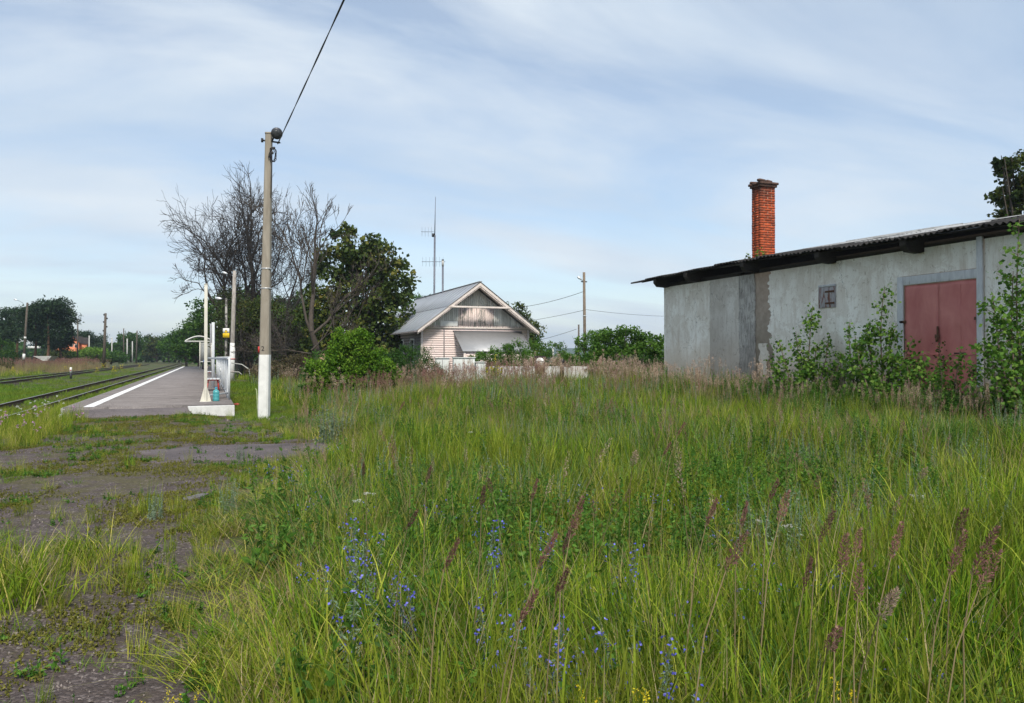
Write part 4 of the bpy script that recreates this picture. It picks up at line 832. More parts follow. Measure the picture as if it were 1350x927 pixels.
# aerial masts behind the house roof
x, y = at(571.5, 63); t_ = empty('aerial_mast', (x, y, .1)); tag(t_, 'tall thin aerial mast rising behind the metal roof', 'aerial')
zt_ = hz(310, 63) - .1; MBL = worn('mast_metal', (.10, .11, .14), (.17, .18, .22), 5, rough=.5, metal=.3)
MB().tube([(0, 0, 0), (.1, 0, zt_)], .075, 6).build('mast', MBL, t_); MB().tube([(.1, 0, zt_), (.16, 0, hz(259, 63) - .1)], [.045, .02], 5).build('whip', MBL, t_)
def yagi(z, x0_, x1_, n, name='yagi_aerial'):
    b = MB(); b.tube([(x0_ * FY, -x0_ * FX, z), (x1_ * FY, -x1_ * FX, z)], .018, 4)
    for i in range(n):
        q = x0_ + (x1_ - x0_) * (i + .3) / n; b.tube([(q * FY, -q * FX, z - .38), (q * FY, -q * FX, z + .38)], .009, 4)
    b.build(name, MBL, t_)
yagi(hz(345, 63) - .1, -.95, .95, 7); yagi(hz(305.5, 63) - .1, -1.0, 0, 4); MB().cbox((.0, 0, hz(310, 63) - .1), (.12, .05, .14)).build('clamp', BLACK, t_)
x, y = at(583.7, 58); t_ = empty('aerial_mast', (x, y, .1)); tag(t_, 'shorter plain mast beside the tall aerial behind the roof', 'aerial'); zt_ = hz(342, 58) - .1
MB().tube([(0, 0, 0), (0, 0, zt_)], .07, 6).build('mast', MBL, t_); MB().tube([(0, 0, zt_ - .5), (0, 0, zt_ - .1)], .085, 8).build('insulator', POLEP, t_); MB().tube([(0, 0, zt_ - .1), (0, 0, zt_)], .085, 8).build('cap', BLACK, t_)
# fallen pale pipe rail beside the leaning concrete pole
x, y = at(313, 52); t_ = empty('bent_railing', (x, y, .1), -YAW); tag(t_, 'bent pale pipe railing in the weeds beside the leaning concrete pole', 'railing')
MB().tube([(-.4, 0, 1.12), (.3, 0, 1.02), (.75, 0, .72), (.82, 0, .2)], .035, 6).build('pipe', POLEP, t_); MB().tube([(-.6, 0, .55), (.1, 0, .52), (.3, 0, .35)], .03, 6).build('pipe', POLEP, t_)
# red scrap near the kerb
x, y = at(313.3, 26.5); o = lathe(MB(), [(.001, 0), (.09, .01), (.12, .06), (.06, .11), (.001, .12)], 9, (0, 0, 0)).build('red_litter', worn('pinkish_red', (.55, .06, .07), (.68, .12, .12), 8), loc=(x, y, float(height(x, y)) + .0)); o.scale = (1.3, .8, .8); o.rotation_euler = (.3, .2, .4); tag(o, 'crumpled red litter on the lawn beside the platform kerb', 'litter')
# thin pale stake leaning on the foot of the utility pole
x, y = at(340, 20.2); tag(MB().tube([(0, 0, -.05), (-.03, .0, .75), (-.06, 0, .78)], .012, 6).build('thin_stake', worn('stake_green', (.36, .42, .22), (.45, .5, .3), 9), loc=(x, y, float(height(x, y)))), 'thin pale upright stake beside the whitewashed pole base', 'stake')
# ---------------------------------------------------------------- trees and shrubs
BARK = worn('grey_brown_bark', (.045, .036, .03), (.10, .082, .068), 6, stretch=(2, 2, .5), bump=.8)
BARKD = worn('dark_dead_bark', (.026, .022, .020), (.060, .052, .047), 6, stretch=(2, 2, .5), bump=.8)
BARKP = worn('pine_bark', (.10, .055, .035), (.19, .10, .055), 3, bump=.6)
BROKEN = worn('split_wood', (.20, .12, .08), (.36, .24, .17), 6, stretch=(3, 3, .4), bump=.8)
F_MID = foliage('foliage_mid', [(0, (.022, .065, .012)), (.5, (.048, .115, .020)), (1, (.10, .18, .035))])
F_DARK = foliage('foliage_dark_maple', [(0, (.020, .040, .010)), (.5, (.050, .078, .016)), (.8, (.11, .12, .024)), (1, (.18, .15, .035))], trans=.2)
F_PINE = foliage('foliage_pine', [(0, (.012, .028, .012)), (.6, (.022, .048, .020)), (1, (.045, .075, .028))], trans=.1)
F_BRIGHT = foliage('foliage_bright', [(0, (.04, .11, .010)), (.5, (.095, .20, .015)), (1, (.19, .30, .035))], trans=.35)
F_BUSH = foliage('foliage_bush', [(0, (.03, .09, .012)), (.5, (.07, .16, .020)), (1, (.14, .25, .04))], trans=.35)
F_YEL = foliage('foliage_yellow_green', [(0, (.06, .14, .015)), (.5, (.12, .22, .03)), (1, (.20, .29, .05))], trans=.35)
F_ACAC = foliage('foliage_caragana', [(0, (.025, .075, .014)), (.5, (.05, .125, .022)), (1, (.09, .18, .035))], trans=.3)
F_BIRCH = foliage('foliage_birch', [(0, (.05, .13, .02)), (.5, (.10, .22, .03)), (1, (.20, .32, .055))], trans=.4)
F_THK = foliage('foliage_thicket', [(0, (.028, .030, .014)), (.5, (.050, .058, .022)), (.8, (.06, .11, .025)), (1, (.09, .16, .035))], trans=.15)
F_DRY = foliage('foliage_dry_brown', [(0, (.05, .035, .022)), (.5, (.09, .07, .04)), (1, (.10, .11, .04))], trans=.1)
def leafq(mb, C, size, r, cv, up=.35, asp=.55, droop=0.0):
    n = len(C); size = np.broadcast_to(size, (n,)) * r.uniform(.7, 1.25, n)
    D = r.normal(size=(n, 3)); D[:, 2] -= droop; D /= np.linalg.norm(D, axis=1)[:, None]
    N = r.normal(size=(n, 3)); N[:, 2] += up * 3; S = np.cross(D, N); S /= np.linalg.norm(S, axis=1)[:, None] + 1e-9; N = np.cross(S, D)
    s = size[:, None]
    a = C; b = C + D * s * .45 + S * s * asp * .5 + N * s * .10; c = C + D * s; d = C + D * s * .45 - S * s * asp * .5 + N * s * .10
    V = np.stack([a, b, c, d], 1).reshape(-1, 3); i = np.arange(n) * 4
    mb.add(V, np.stack([i, i + 1, i + 2, i + 3], 1), cv=np.repeat(np.clip(cv, 0, 1), 4)); return mb
def crown_pts(n, lobes, r, sub=26, spread=.20, shell=.62, flat=1.0):
    L = np.array(lobes, float); w = (L[:, 3] * L[:, 4] * L[:, 5]) ** .6; w /= w.sum(); C = []; cvs = []
    for l, ww in zip(L, w):
        k = max(5, int(sub * len(L) * ww)); D = r.normal(size=(k, 3)); D /= np.linalg.norm(D, axis=1)[:, None]; rad = shell + (1 - shell) * r.random(k) ** .7
        rad = rad * r.uniform(.82, 1.12, k); S = l[:3] + D * l[3:6] * rad[:, None]; m = max(1, int(n * ww)); j = r.integers(0, k, m)
        sz = r.uniform(.5, 1.3, k); G = r.normal(size=(m, 3)); G *= (r.random(m) ** .3 / (np.linalg.norm(G, axis=1) + 1e-6))[:, None]
        C.append(S[j] + G * l[3:6].mean() * spread * sz[j][:, None] * 1.9 * np.array([1, 1, .75 * flat])); cc = r.normal(.5, .16, k); cvs.append(cc[j] + r.normal(0, .14, m))
    return np.vstack(C), np.concatenate(cvs)
def leafy(name, label, cat, b_, d, lobes, n, size, mat, trunk=.12, bark=None, group=None, seed=0, up=.35, asp=.55, sub=26, spread=.2, flat=1.0, z0=None, limbs=True, shell=.62, lobe_r=None):
    """lobes: (u, v, z, ru, rv, rz): u metres to the right in view, v away, z above the base"""
    r = np.random.default_rng(seed + 1000); x, y = at(b_, d); zg = float(height(x, y)) if z0 is None else z0
    t_ = empty(name, (x, y, zg), -YAW); tag(t_, label, cat, group)
    P, cv = crown_pts(n, lobes, r, sub, spread, flat=flat, shell=shell); P[:, 2] = np.maximum(P[:, 2], .05)
    leafq(MB(), P, size, r, cv, up, asp).build('crown', mat, t_)
    b = MB(); top = max(l[2] for l in lobes); base = np.array([0, 0, -.1]); cx = np.mean([l[:3] for l in lobes], axis=0)
    k = 7; TP = np.array([base + (np.array([cx[0] * .7, cx[1] * .7, top * .9]) - base) * q + np.array([.12 * trunk * 6 * math.sin(q * 5 + seed), .1 * trunk * 4 * math.cos(q * 4 + seed), 0]) * q for q in np.linspace(0, 1, k)])
    b.tube(TP, np.linspace(trunk, trunk * .25, k), 8); b.build('trunk', bark or BARK, t_)
    if limbs:
        b = MB()
        for l in lobes:
            l = np.array(l); q = np.clip(l[2] / top * .55, .12, .8); s0 = TP[int(q * (k - 1))]
            for _ in range(4):
                e = l[:3] + r.normal(size=3) * l[3:6] * .55; m_ = (s0 + e) / 2 + r.normal(size=3) * .1 * l[3]; b.tube([s0, m_, e], [trunk * .42, trunk * .25, trunk * .08], 5, cap=False)
        b.build('limbs', bark or BARK, t_)
    return t_
def lobes_auto(w, h0, h1, n, seed, dep=None, top=0.6):
    """lobes filling a crown w wide between heights h0 and h1"""
    r = np.random.default_rng(seed); dep = dep or w; out = [(0, 0, (h0 + h1) / 2, w * .33, dep * .33, (h1 - h0) * .36)]
    for i in range(n):
        a = r.uniform(0, 6.28); q = r.uniform(.1, 1) ** .6; z = h0 + (h1 - h0) * q; prof = math.sin(math.pi * (.12 + .78 * q)) ** .8 if top > .5 else 1 - .6 * q
        rr = w * .5 * prof * r.uniform(.45, .8); s_ = w * r.uniform(.14, .22); out.append((rr * math.cos(a), rr * math.sin(a) * dep / w, min(z, h1 - s_ * .7), s_, s_, s_ * r.uniform(.6, .95)))
    return out
def bare_tree(name, label, b_, d, trunks, seed, depth=6, mat=None, group=None, minr=.016, spread=.6, kids=(3, 4), curl=.35, up=.10, taper=.62, lenf=.72):
    r = np.random.default_rng(seed); x, y = at(b_, d); t_ = empty(name, (x, y, float(height(x, y))), -YAW); tag(t_, label, 'tree', group)
    bt, bb, bw = MB(), MB(), MB(); ends = []
    def grow(p, dr, L, rad, lv):
        m = 4 if lv < 4 else 3; P = [p]; dd = dr.copy(); seg = L / m
        for i in range(m):
            dd = dd + r.normal(size=3) * curl * .4; dd[2] += up * (.5 if lv < 3 else .15); dd /= np.linalg.norm(dd); P.append(P[-1] + dd * seg)
        r1 = max(rad * taper, minr * .7); (bt if lv == 0 else bb if lv < 4 else bw).tube(P, np.linspace(max(rad, minr), r1, m + 1), 9 if lv == 0 else 5 if lv < 3 else 3, cap=False)
        if lv >= depth: ends.append(P[-1]); return
        n = r.integers(kids[0], kids[1] + 1)
        for i in range(n):
            last = i == 0; q = 1.0 if last else r.uniform(.35, .95); j = min(int(q * m), m - 1); f = q * m - j; s0 = P[j] + (P[j + 1] - P[j]) * min(f, 1)
            side = r.normal(size=3); side -= dd * side.dot(dd); side /= np.linalg.norm(side); ang = r.uniform(.15, .35) if last else r.uniform(.5, 1.0) * spread * 1.3
            nd = dd * math.cos(ang) + side * math.sin(ang); grow(s0, nd, L * lenf * r.uniform(.75, 1.15), rad * (taper if last else taper * .72), lv + 1)
    for (p, dr, L, rad) in trunks: dr = np.array(dr, float); grow(np.array(p, float), dr / np.linalg.norm(dr), L, rad, 0)
    m_ = mat or BARKD; bt.build('trunk', m_, t_)
    if bb.n: bb.build('branches', m_, t_)
    if bw.n: tag(bw.build('twigs', m_, t_), kind='stuff')
    return t_, np.array(ends)
# big leafless tree behind the platform
bare_tree('bare_tree', 'big leafless spreading tree with fine dark twigs behind the concrete poles', 318, 70,
    [((0, 0, 0), (.02, 0, 1), 5.5, .50), ((-.5, .3, 0), (-.22, .1, 1), 5.2, .36), ((.7, .2, 0), (.12, .1, 1), 5.6, .38), ((1.5, .8, 0), (.30, 0, 1), 5.4, .22), ((-1.0, 0, 0), (-.42, 0, .9), 4.4, .20)], 12, depth=6, minr=.017, spread=.62, kids=(3, 4), lenf=.735, curl=.50, up=.19)
BT_ = bpy.data.objects['bare_tree']; BT_.scale = (.80, .84, 1.13)
# second leafless tree in front of the maple
TRK, E = bare_tree('bare_tree', 'slender half-dead tree with broken bark standing before the dark maple', 424, 47.5,
    [((.0, 0, 0), (-.02, 0, 1), 3.2, .24)], 41, depth=0, mat=BARK, minr=.015)
e0 = E[0]; tz = TRK
r = np.random.default_rng(3)
def grow_on(par, starts, seed, depth, minr=.014, mat=BARK, spread=.55, kids=(2, 3), curl=.3, up=.14, lenf=.72, taper=.64):
    rr = np.random.default_rng(seed); bb, bw = MB(), MB()
    def g(p, dr, L, rad, lv):
        m = 4; P = [p]; dd = dr.copy()
        for i in range(m): dd = dd + rr.normal(size=3) * curl * .4; dd[2] += up * .4; dd /= np.linalg.norm(dd); P.append(P[-1] + dd * L / m)
        (bb if lv < 3 else bw).tube(P, np.linspace(max(rad, minr), max(rad * taper, minr * .7), m + 1), 6 if lv < 2 else 4 if lv < 3 else 3, cap=False)
        if lv >= depth: return
        for i in range(rr.integers(kids[0], kids[1] + 1)):
            last = i == 0; q = 1. if last else rr.uniform(.3, .95); j = min(int(q * m), m - 1); s0 = P[j] + (P[j + 1] - P[j]) * min(q * m - j, 1)
            sd = rr.normal(size=3); sd -= dd * sd.dot(dd); sd /= np.linalg.norm(sd); an = rr.uniform(.1, .3) if last else rr.uniform(.5, 1.1) * spread * 1.2
            g(s0, dd * math.cos(an) + sd * math.sin(an), L * lenf * rr.uniform(.75, 1.15), rad * (taper if last else taper * .7), lv + 1)
    for (p, dr, L, rad) in starts: dr = np.array(dr, float); g(np.array(p, float), dr / np.linalg.norm(dr), L, rad, 0)
    bb.build('branches', mat, par); tag(bw.build('twigs', mat, par), kind='stuff')
grow_on(TRK, [(e0, (.05, 0, 1), 3.1, .165), (e0 - [0, 0, .2], (.75, .1, .55), 2.6, .10), (e0 + [0, 0, -.1], (-.28, .1, 1), 3.2, .09), (e0 - [0, 0, 1.1], (.6, -.2, .5), 1.5, .05), (e0 - [0, 0, 1.3], (-.6, 0, .3), 1.4, .045), (e0 * .55, (.7, -.2, .15), 1.4, .04)], 9, 6)
MB().tube([(.02, -.02, .9), (.03, -.03, 1.3), (.0, -.02, 1.75)], [.255, .262, .23], 10).build('broken_bark', BROKEN, TRK)
tz = None
# dark maple
leafy('maple_tree', 'broad dark green maple with gaps in its crown left of the pink house', 'tree', 470, 56,
    [(-2.6, 0, 5.0, 1.6, 1.7, 1.8), (-1.5, .5, 8.0, 1.7, 1.8, 1.4), (.2, 0, 8.9, 1.6, 1.7, 1.2), (1.8, 0, 8.5, 1.5, 1.6, 1.3), (2.7, 0, 6.6, 1.35, 1.6, 1.6), (2.6, .2, 4.2, 1.5, 1.6, 1.6), (.5, .5, 6.0, 2.3, 2.2, 2.2), (-.6, 0, 3.4, 2.2, 2.0, 1.8), (1.3, 0, 2.2, 2.2, 1.8, 1.4), (-2.4, 0, 2.6, 1.5, 1.5, 1.6), (-.9, 0, 10.2, .9, .9, .6), (3.0, 0, 2.0, 1.2, 1.2, 1.1)], 17000, .30, F_DARK, .28, seed=2, sub=40, spread=.20, asp=.75, up=.25)
# green trees behind the bare one
GR = 'green trees behind the leafless tree'
for i, (b_, d, w, h, mt, lab) in enumerate([(262, 112, 8, 7.5, F_MID, 'leftmost rounded green tree behind the white shelter'), (290, 98, 8, 9.0, F_MID, 'taller green tree behind the tall cream post'), (322, 92, 8, 9.6, F_MID, 'green tree directly behind the trunk of the big leafless tree'), (352, 88, 7, 8.0, F_MID, 'green tree behind the square concrete utility pole'), (387, 84, 6, 6.6, F_YEL, 'bright yellow-green tree between the utility pole and the half-dead tree'), (246, 130, 8, 6.0, F_MID, 'low green tree at the far end of the platform left of the shelter'), (412, 90, 7, 8.6, F_MID, 'green tree behind the slender half-dead tree')]):
    leafy('green_tree', lab, 'tree', b_, d, lobes_auto(w, .6, h, 10, 50 + i), 6500, .36, mt, .22, group=GR, seed=i + 20, spread=.26)
# tangle of dark undergrowth and suckers round the leafless tree
for i, (b_, d, w, h) in enumerate([(318, 66, 5.5, 6.5), (345, 64, 4.5, 6.5), (372, 60, 4, 4.5)]):
    leafy('dark_thicket', ['dark brown-green suckers round the trunk of the leafless tree', 'dark tangled growth right of the leafless tree trunk behind the utility pole', 'lower dark tangled growth between utility pole and half-dead tree'][i], 'shrub', b_, d, lobes_auto(w * 1.15, .2, h * 1.1, 10, 70 + i, top=.4), 9000, .18, F_THK if i != 1 else F_DARK, .10, seed=i + 40, spread=.30, group='thickets under the leafless tree')
    TT, _ = bare_tree('bare_sapling', ['bare twiggy sapling beside the large leafless trunk', 'bare twiggy sapling hidden behind the utility pole', 'bare twiggy sapling left of the half-dead tree'][i], b_ + 4, d - 3, [((0, 0, 0), (0, 0, 1), 2.2, .07), ((.5, 0, 0), (.2, 0, 1), 2.0, .05), ((-.5, 0, 0), (-.2, 0, 1), 2.0, .05)], 80 + i, depth=4, minr=.014, group='bare saplings in the undergrowth')
for i, (b_, d, w, h, mt, lab) in enumerate([(390, 50, 2.8, 1.7, F_DRY, 'brownish dry bush left of the half-dead trunk'), (352, 46, 2.6, 1.3, F_DRY, 'low dry brown bush right of the utility pole'), (545, 75, 5.5, 6.6, F_MID, 'green tree top showing between the maple and the metal roof'), (568, 74, 4, 6.2, F_MID, 'green tree crown just above the left slope of the metal roof')]):
    leafy('shrub' if i < 2 else 'green_tree', lab, 'shrub' if i < 2 else 'tree', b_, d, lobes_auto(w, .1 if i < 2 else 1.0, h + (0 if i < 2 else .6), 8, 90 + i), 3000 if i < 2 else 5000, .10 if i < 2 else .26, mt, .05 if i < 2 else .2, seed=60 + i, spread=.3)
# tree behind the right slope of the house
leafy('green_tree', 'dark green tree behind the right side of the pink house', 'tree', 695, 70, [(-1.2, 0, 5.4, 1.1, 1.2, 1.0), (-.4, 0, 4.2, 1.2, 1.2, 1.2), (.7, 0, 3.4, .95, 1.2, 1.1), (.2, 0, 1.9, 1.5, 1.5, 1.4), (-1.8, 0, 3.4, 1.4, 1.4, 1.6)], 7000, .25, F_DARK, .2, seed=71, spread=.24)
# bright rounded bush
leafy('bright_bush', 'bright green dense rounded bush in the tall grass left of the pink house', 'bush', 466, 28,
    [(0, 0, 1.55, .85, .85, .62), (-.35, 0, 2.05, .50, .55, .42), (.25, -.1, 2.08, .48, .5, .40), (-.75, 0, 1.15, .60, .6, .65), (.75, 0, 1.1, .65, .6, .7), (1.1, 0, .75, .5, .5, .6), (-1.3, .1, .95, .45, .5, .55), (0, -.3, .8, .9, .6, .7), (-.9, -.1, .55, .6, .5, .5), (.9, -.1, .45, .6, .5, .4), (0, -.3, .35, .8, .5, .35)], 24000, .095, F_BRIGHT, .06, seed=81, sub=40, spread=.20, asp=.7)
leafy('shrub', 'smaller dull green shrub against the left of the bright rounded bush', 'shrub', 424, 29, [(0, 0, 1.2, .55, .5, .55), (-.2, 0, .6, .6, .5, .5), (.3, -.1, .7, .5, .5, .5)], 4500, .08, F_ACAC, .04, seed=82, sub=30)
# feathery dark bush
leafy('feathery_bush', 'fine-leaved dark green bush between the bright bush and the pink house', 'bush', 540, 38,
    [(-.6, 0, 1.0, .8, .7, .85), (.2, 0, 1.15, .8, .7, .9), (.95, 0, .9, .7, .6, .7), (-1.2, 0, .7, .6, .5, .6), (1.4, 0, .5, .5, .5, .45), (-.2, 0, 1.7, .45, .4, .35)], 12000, .10, F_ACAC, .05, seed=83, sub=40, asp=.3)
# bushes in front of the porch and right of the house
CB = 'dense green bushes in front of the pink house'
for i, (b_, d, lobes, n, lab) in enumerate([
    (660, 43, [(-.9, 0, 1.2, .85, .7, .55), (0, 0, 1.55, .8, .7, .62), (.9, 0, 1.65, .85, .7, .7), (-1.7, 0, 1.0, .65, .5, .45), (.2, 0, .7, 1.6, .7, .8), (-.9, -.2, .6, .9, .6, .6)], 13000, 'arching green bush with yellowish twigs covering the porch roof corner'),
    (716, 44.5, [(-.6, 0, 1.65, .95, .8, .8), (.5, 0, 1.5, .9, .8, .8), (1.3, 0, 1.0, .7, .7, .6), (.2, 0, .6, 1.5, .7, .7)], 8000, 'dark green bush behind the white disc signal'),
    (752, 47, [(-.4, 0, 1.1, .7, .6, .7), (.4, 0, 1.0, .6, .6, .6), (-1.0, 0, .6, .5, .5, .5)], 4500, 'light green low bush between disc signal and the lamp pole')]):
    leafy('green_bush', lab, 'bush', b_, d, lobes, n, .12, F_YEL if i == 2 else F_BUSH, .05, seed=100 + i, group=CB, sub=36, asp=.4)
leafy('young_tree', 'loose light-leaved young tree wrapped round the grey lamp pole', 'tree', 782, 42, [(0, 0, 2.3, .7, .6, .55), (-.5, 0, 1.7, .5, .5, .5), (.5, 0, 2.6, .5, .5, .35), (-.75, 0, 2.3, .25, .3, .2), (-.3, 0, 1.0, .6, .5, .6), (.6, 0, 1.8, .7, .6, .7)], 4500, .12, F_BIRCH, .06, seed=120, sub=40, spread=.2)
leafy('lilac_bush', 'large dense dark green bush left of the warehouse corner', 'bush', 826, 40, [(-.9, 0, 2.1, .85, .8, .75), (0, 0, 2.25, .95, .9, .8), (1.0, 0, 2.0, .9, .8, .75), (1.9, 0, 1.7, .8, .8, .8), (-1.5, 0, 1.3, .7, .7, .8), (0, -.3, 1.1, 1.6, .9, 1.0), (1.7, -.2, .8, 1.3, .8, .8), (-1.2, -.1, .6, .9, .7, .6)], 18000, .13, F_BUSH, .09, seed=121, sub=44, spread=.2, asp=.7)
leafy('green_bush', 'fresh green low bush at the far corner of the whitewashed warehouse', 'bush', 856, 33, [(-.3, 0, .75, .6, .5, .5), (.4, 0, .65, .5, .5, .5)], 3500, .10, F_MID, .04, seed=122, sub=30, asp=.7)
leafy('roadside_tree', 'crown of a dark leafy tree showing over the warehouse roof at the right', 'tree', 1352, 36, [(0, 0, 9.6, 1.1, 1.2, .9), (-.6, 0, 8.6, .8, .9, .6), (.8, 0, 8.7, 1.1, 1.1, 1.0), (.4, 0, 7.2, 1.6, 1.5, 1.4), (-.9, 0, 9.9, .45, .5, .35)], 6500, .20, F_DARK, .22, seed=123, sub=36, asp=.8)
# pines far left
PG = 'dark pines at the far left edge'
for i, (b_, d, w, h, h0, lab) in enumerate([(22, 138, 8.5, 9.6, 2.2, 'leftmost broad dark pine behind the leaning lamp pole'), (46, 132, 6.5, 9.4, 1.8, 'dark pine just right of the leaning lamp pole'), (63, 128, 9.5, 10.4, 1.2, 'tallest dark pine with an orange upper trunk'), (80, 134, 4.6, 7.6, .8, 'shorter dark pine next to the brick house'), (2, 145, 7, 7.5, 3, 'dark pine at the very edge of the frame'), (113, 190, 11, 7.2, 1, 'distant dark pine behind the brick house')]):
    leafy('pine_tree', lab, 'tree', b_, d, lobes_auto(w, h0, h, 12, 130 + i), 7500, .45, F_PINE, .26, BARKP, PG, seed=130 + i, asp=.4, spread=.32, flat=.6, z0=.6, limbs=False)
leafy('green_bush', 'rounded light green bush at the left edge before the pines', 'bush', -2, 98, [(0, 0, 1.9, 2.0, 1.8, 1.7), (1.0, 0, 1.2, 1.3, 1.2, 1.1), (-.8, 0, 3, 1.2, 1.2, 1.0)], 6000, .22, F_MID, .1, seed=140, z0=.3)
# far deciduous belt, tree by tree
FB = 'far green trees beyond the railway field'
k = 0
for (b_, d, w, h, mt, lab) in [(128, 215, 8, 5.5, F_PINE, 'dark low tree just right of the brick house roof'), (150, 205, 7, 5.0, F_MID, 'light green round tree between two pale posts'), (172, 212, 10, 7.6, F_MID, 'high rounded green tree behind the dark pole pair'), (192, 235, 8, 5.4, F_MID, 'small green tree in the dip of the far treeline'), (207, 230, 9, 7.2, F_DARK, 'dark green tree starting the right part of the treeline'), (223, 225, 8, 7.0, F_MID, 'mid green tree in the far treeline'), (236, 200, 7, 6.0, F_MID, 'lighter green tree left of the shelter roof'), (236, 240, 6, 9.4, F_DRY, 'thin-crowned taller tree poking above the far treeline'), (105, 160, 5, 2.6, F_MID, 'low bush in front of the brick house'), (76, 150, 5, 2.5, F_DARK, 'dark low hedge bush left of the brick house under the pines'), (92, 152, 5, 2.4, F_MID, 'low bush hiding the foot of the brick house'), (124, 150, 6, 3.0, F_YEL, 'bright low bush right of the brick house'), (146, 155, 6, 2.4, F_MID, 'low green bush beside the stout pole')]:
    leafy('far_tree' if h > 4 else 'far_bush', lab, 'tree' if h > 4 else 'bush', b_, d, lobes_auto(w, .2, h, 9, 150 + k), 3600, .55 if h > 4 else .3, mt, .25, seed=150 + k, group=FB, spread=.3, z0=.3); k += 1
# continuous woods beyond everything: one mass each
def wood(name, label, arcs, n, size, mat, seed, hgt, z0=0.0, dep=12):
    r = np.random.default_rng(seed); b = MB(); C = []
    for (b0, b1, d) in arcs:
        m = int(n * abs(b1 - b0)); bb = r.uniform(b0, b1, m); clump = .55 + .45 * sn(bb, bb * 0 + seed, .09, seed); zz_ = r.random(m) ** .7 * hgt * clump * (.8 + .4 * sn(bb, bb * 0, .5, seed + 3)); dd = d + r.uniform(0, dep, m)
        lat = (bb - 675) / FPX * dd; C.append(np.column_stack([FX * dd + FY * lat, FY * dd - FX * lat, z0 + zz_]))
    C = np.vstack(C); leafq(b, C, size, r, r.normal(.5, .2, len(C)), .5, .8); return tag(b.build(name, mat), label, 'woodland', kind='stuff')
wood('far_woodland', 'unbroken belt of far green trees along the horizon', [(-700, 262, 262)], 26, 1.5, F_MID, 5, 7.0, .2)
wood('far_woodland', 'green wood far behind the bushes and the warehouse on the right', [(250, 560, 180)], 22, 1.0, F_MID, 6, 5.5, .0)
# ---------------------------------------------------------------- distant ridge
def ridge():
    n, m = 90, 14; a = np.linspace(R(-24), R(62), n); V = []
    for j in range(m):
        rr = 1500 + j * 60; q = j / (m - 1)
        for t_ in a:
            az = t_; hgt_ = (34 * (.75 + .35 * sn(np.array(t_ * 9), np.array(0.), 1.2, 44)) + 14) * math.sin(min(q * 1.9, 1) * math.pi / 2) - 16
            V.append((rr * math.sin(az), rr * math.cos(az), float(hgt_) - (0 if j else 6)))
    Q = [(j * n + i, j * n + i + 1, (j + 1) * n + i + 1, (j + 1) * n + i) for j in range(m - 1) for i in range(n - 1)]
    mt = worn('far_forest', (.025, .05, .025), (.05, .085, .035), .02, bump=.6, bd=3)
    tag(MB().add(V, Q).build('distant_hills', mt, smooth=True), kind='structure')
ridge()
# ---------------------------------------------------------------- meadow plants as shared tufts
PA = (.17, .20, .022)
G_LUSH = foliage('grass_lush', [(0, (.026, .075, .005)), (.40, (.095, .205, .010)), (.75, (.225, .345, .018)), (1, (.40, .40, .06))], .35, .5, PA, .45, .6, pval=.6)
G_YEL = foliage('grass_yellowish', [(0, (.07, .13, .008)), (.45, (.22, .30, .020)), (.8, (.40, .40, .06)), (1, (.55, .45, .16))], .35, .5, None, .4, .5, pval=.4)
G_COOL = foliage('grass_cool', [(0, (.030, .095, .018)), (.5, (.070, .175, .030)), (.85, (.13, .24, .055)), (1, (.24, .29, .11))], .3, .5, None, .45, .6, pval=.45)
G_STRAW = foliage('grass_straw', [(0, (.15, .12, .05)), (.5, (.32, .25, .12)), (1, (.50, .41, .25))], .25, .6, None, .4, .4)
G_TURF = foliage('grass_turf', [(0, (.06, .14, .012)), (.5, (.12, .24, .020)), (1, (.21, .30, .04))], .35, .5, PA, .25, .4)
G_WORM = foliage('wormwood_silver', [(0, (.11, .17, .10)), (.5, (.19, .26, .17)), (1, (.31, .37, .27))], .2, .7, None, .4, .3)
G_WEED = foliage('weed_leaves', [(0, (.035, .105, .014)), (.5, (.075, .18, .024)), (1, (.15, .27, .045))], .35, .5, None, .4, .5)
G_PURP = foliage('plume_purple', [(0, (.10, .045, .042)), (.5, (.22, .11, .095)), (1, (.40, .25, .20))], .2, .8, None, .4, .5)
G_TAN = foliage('plume_tan', [(0, (.26, .18, .13)), (.5, (.40, .29, .22)), (1, (.54, .42, .33))], .25, .8, None, .4, .4)
G_MOSS = foliage('moss_herb', [(0, (.09, .10, .02)), (.5, (.16, .16, .03)), (1, (.24, .22, .06))], .2, .8, None, .4, .4)
P_BLUE = foliage('petals_blue', [(0, (.09, .09, .55)), (.6, (.17, .18, .75)), (1, (.32, .30, .85))], .3, .6, None, .4, .15)
P_YELLOW = foliage('petals_yellow', [(0, (.65, .50, .02)), (1, (.82, .70, .05))], .3, .6, None, .4, .1)
P_WHITE = foliage('petals_white', [(0, (.60, .60, .56)), (1, (.80, .80, .78))], .3, .6, None, .4, .1)
P_PINK = foliage('petals_pink', [(0, (.48, .24, .42)), (1, (.66, .42, .58))], .3, .6, None, .4, .1)
STEM = foliage('stems_green', [(0, (.09, .13, .04)), (1, (.16, .20, .07))], .1, .6, None, .4, .2)
STEMD = foliage('stems_straw', [(0, (.20, .15, .08)), (1, (.30, .24, .13))], .1, .7, None, .4, .2)
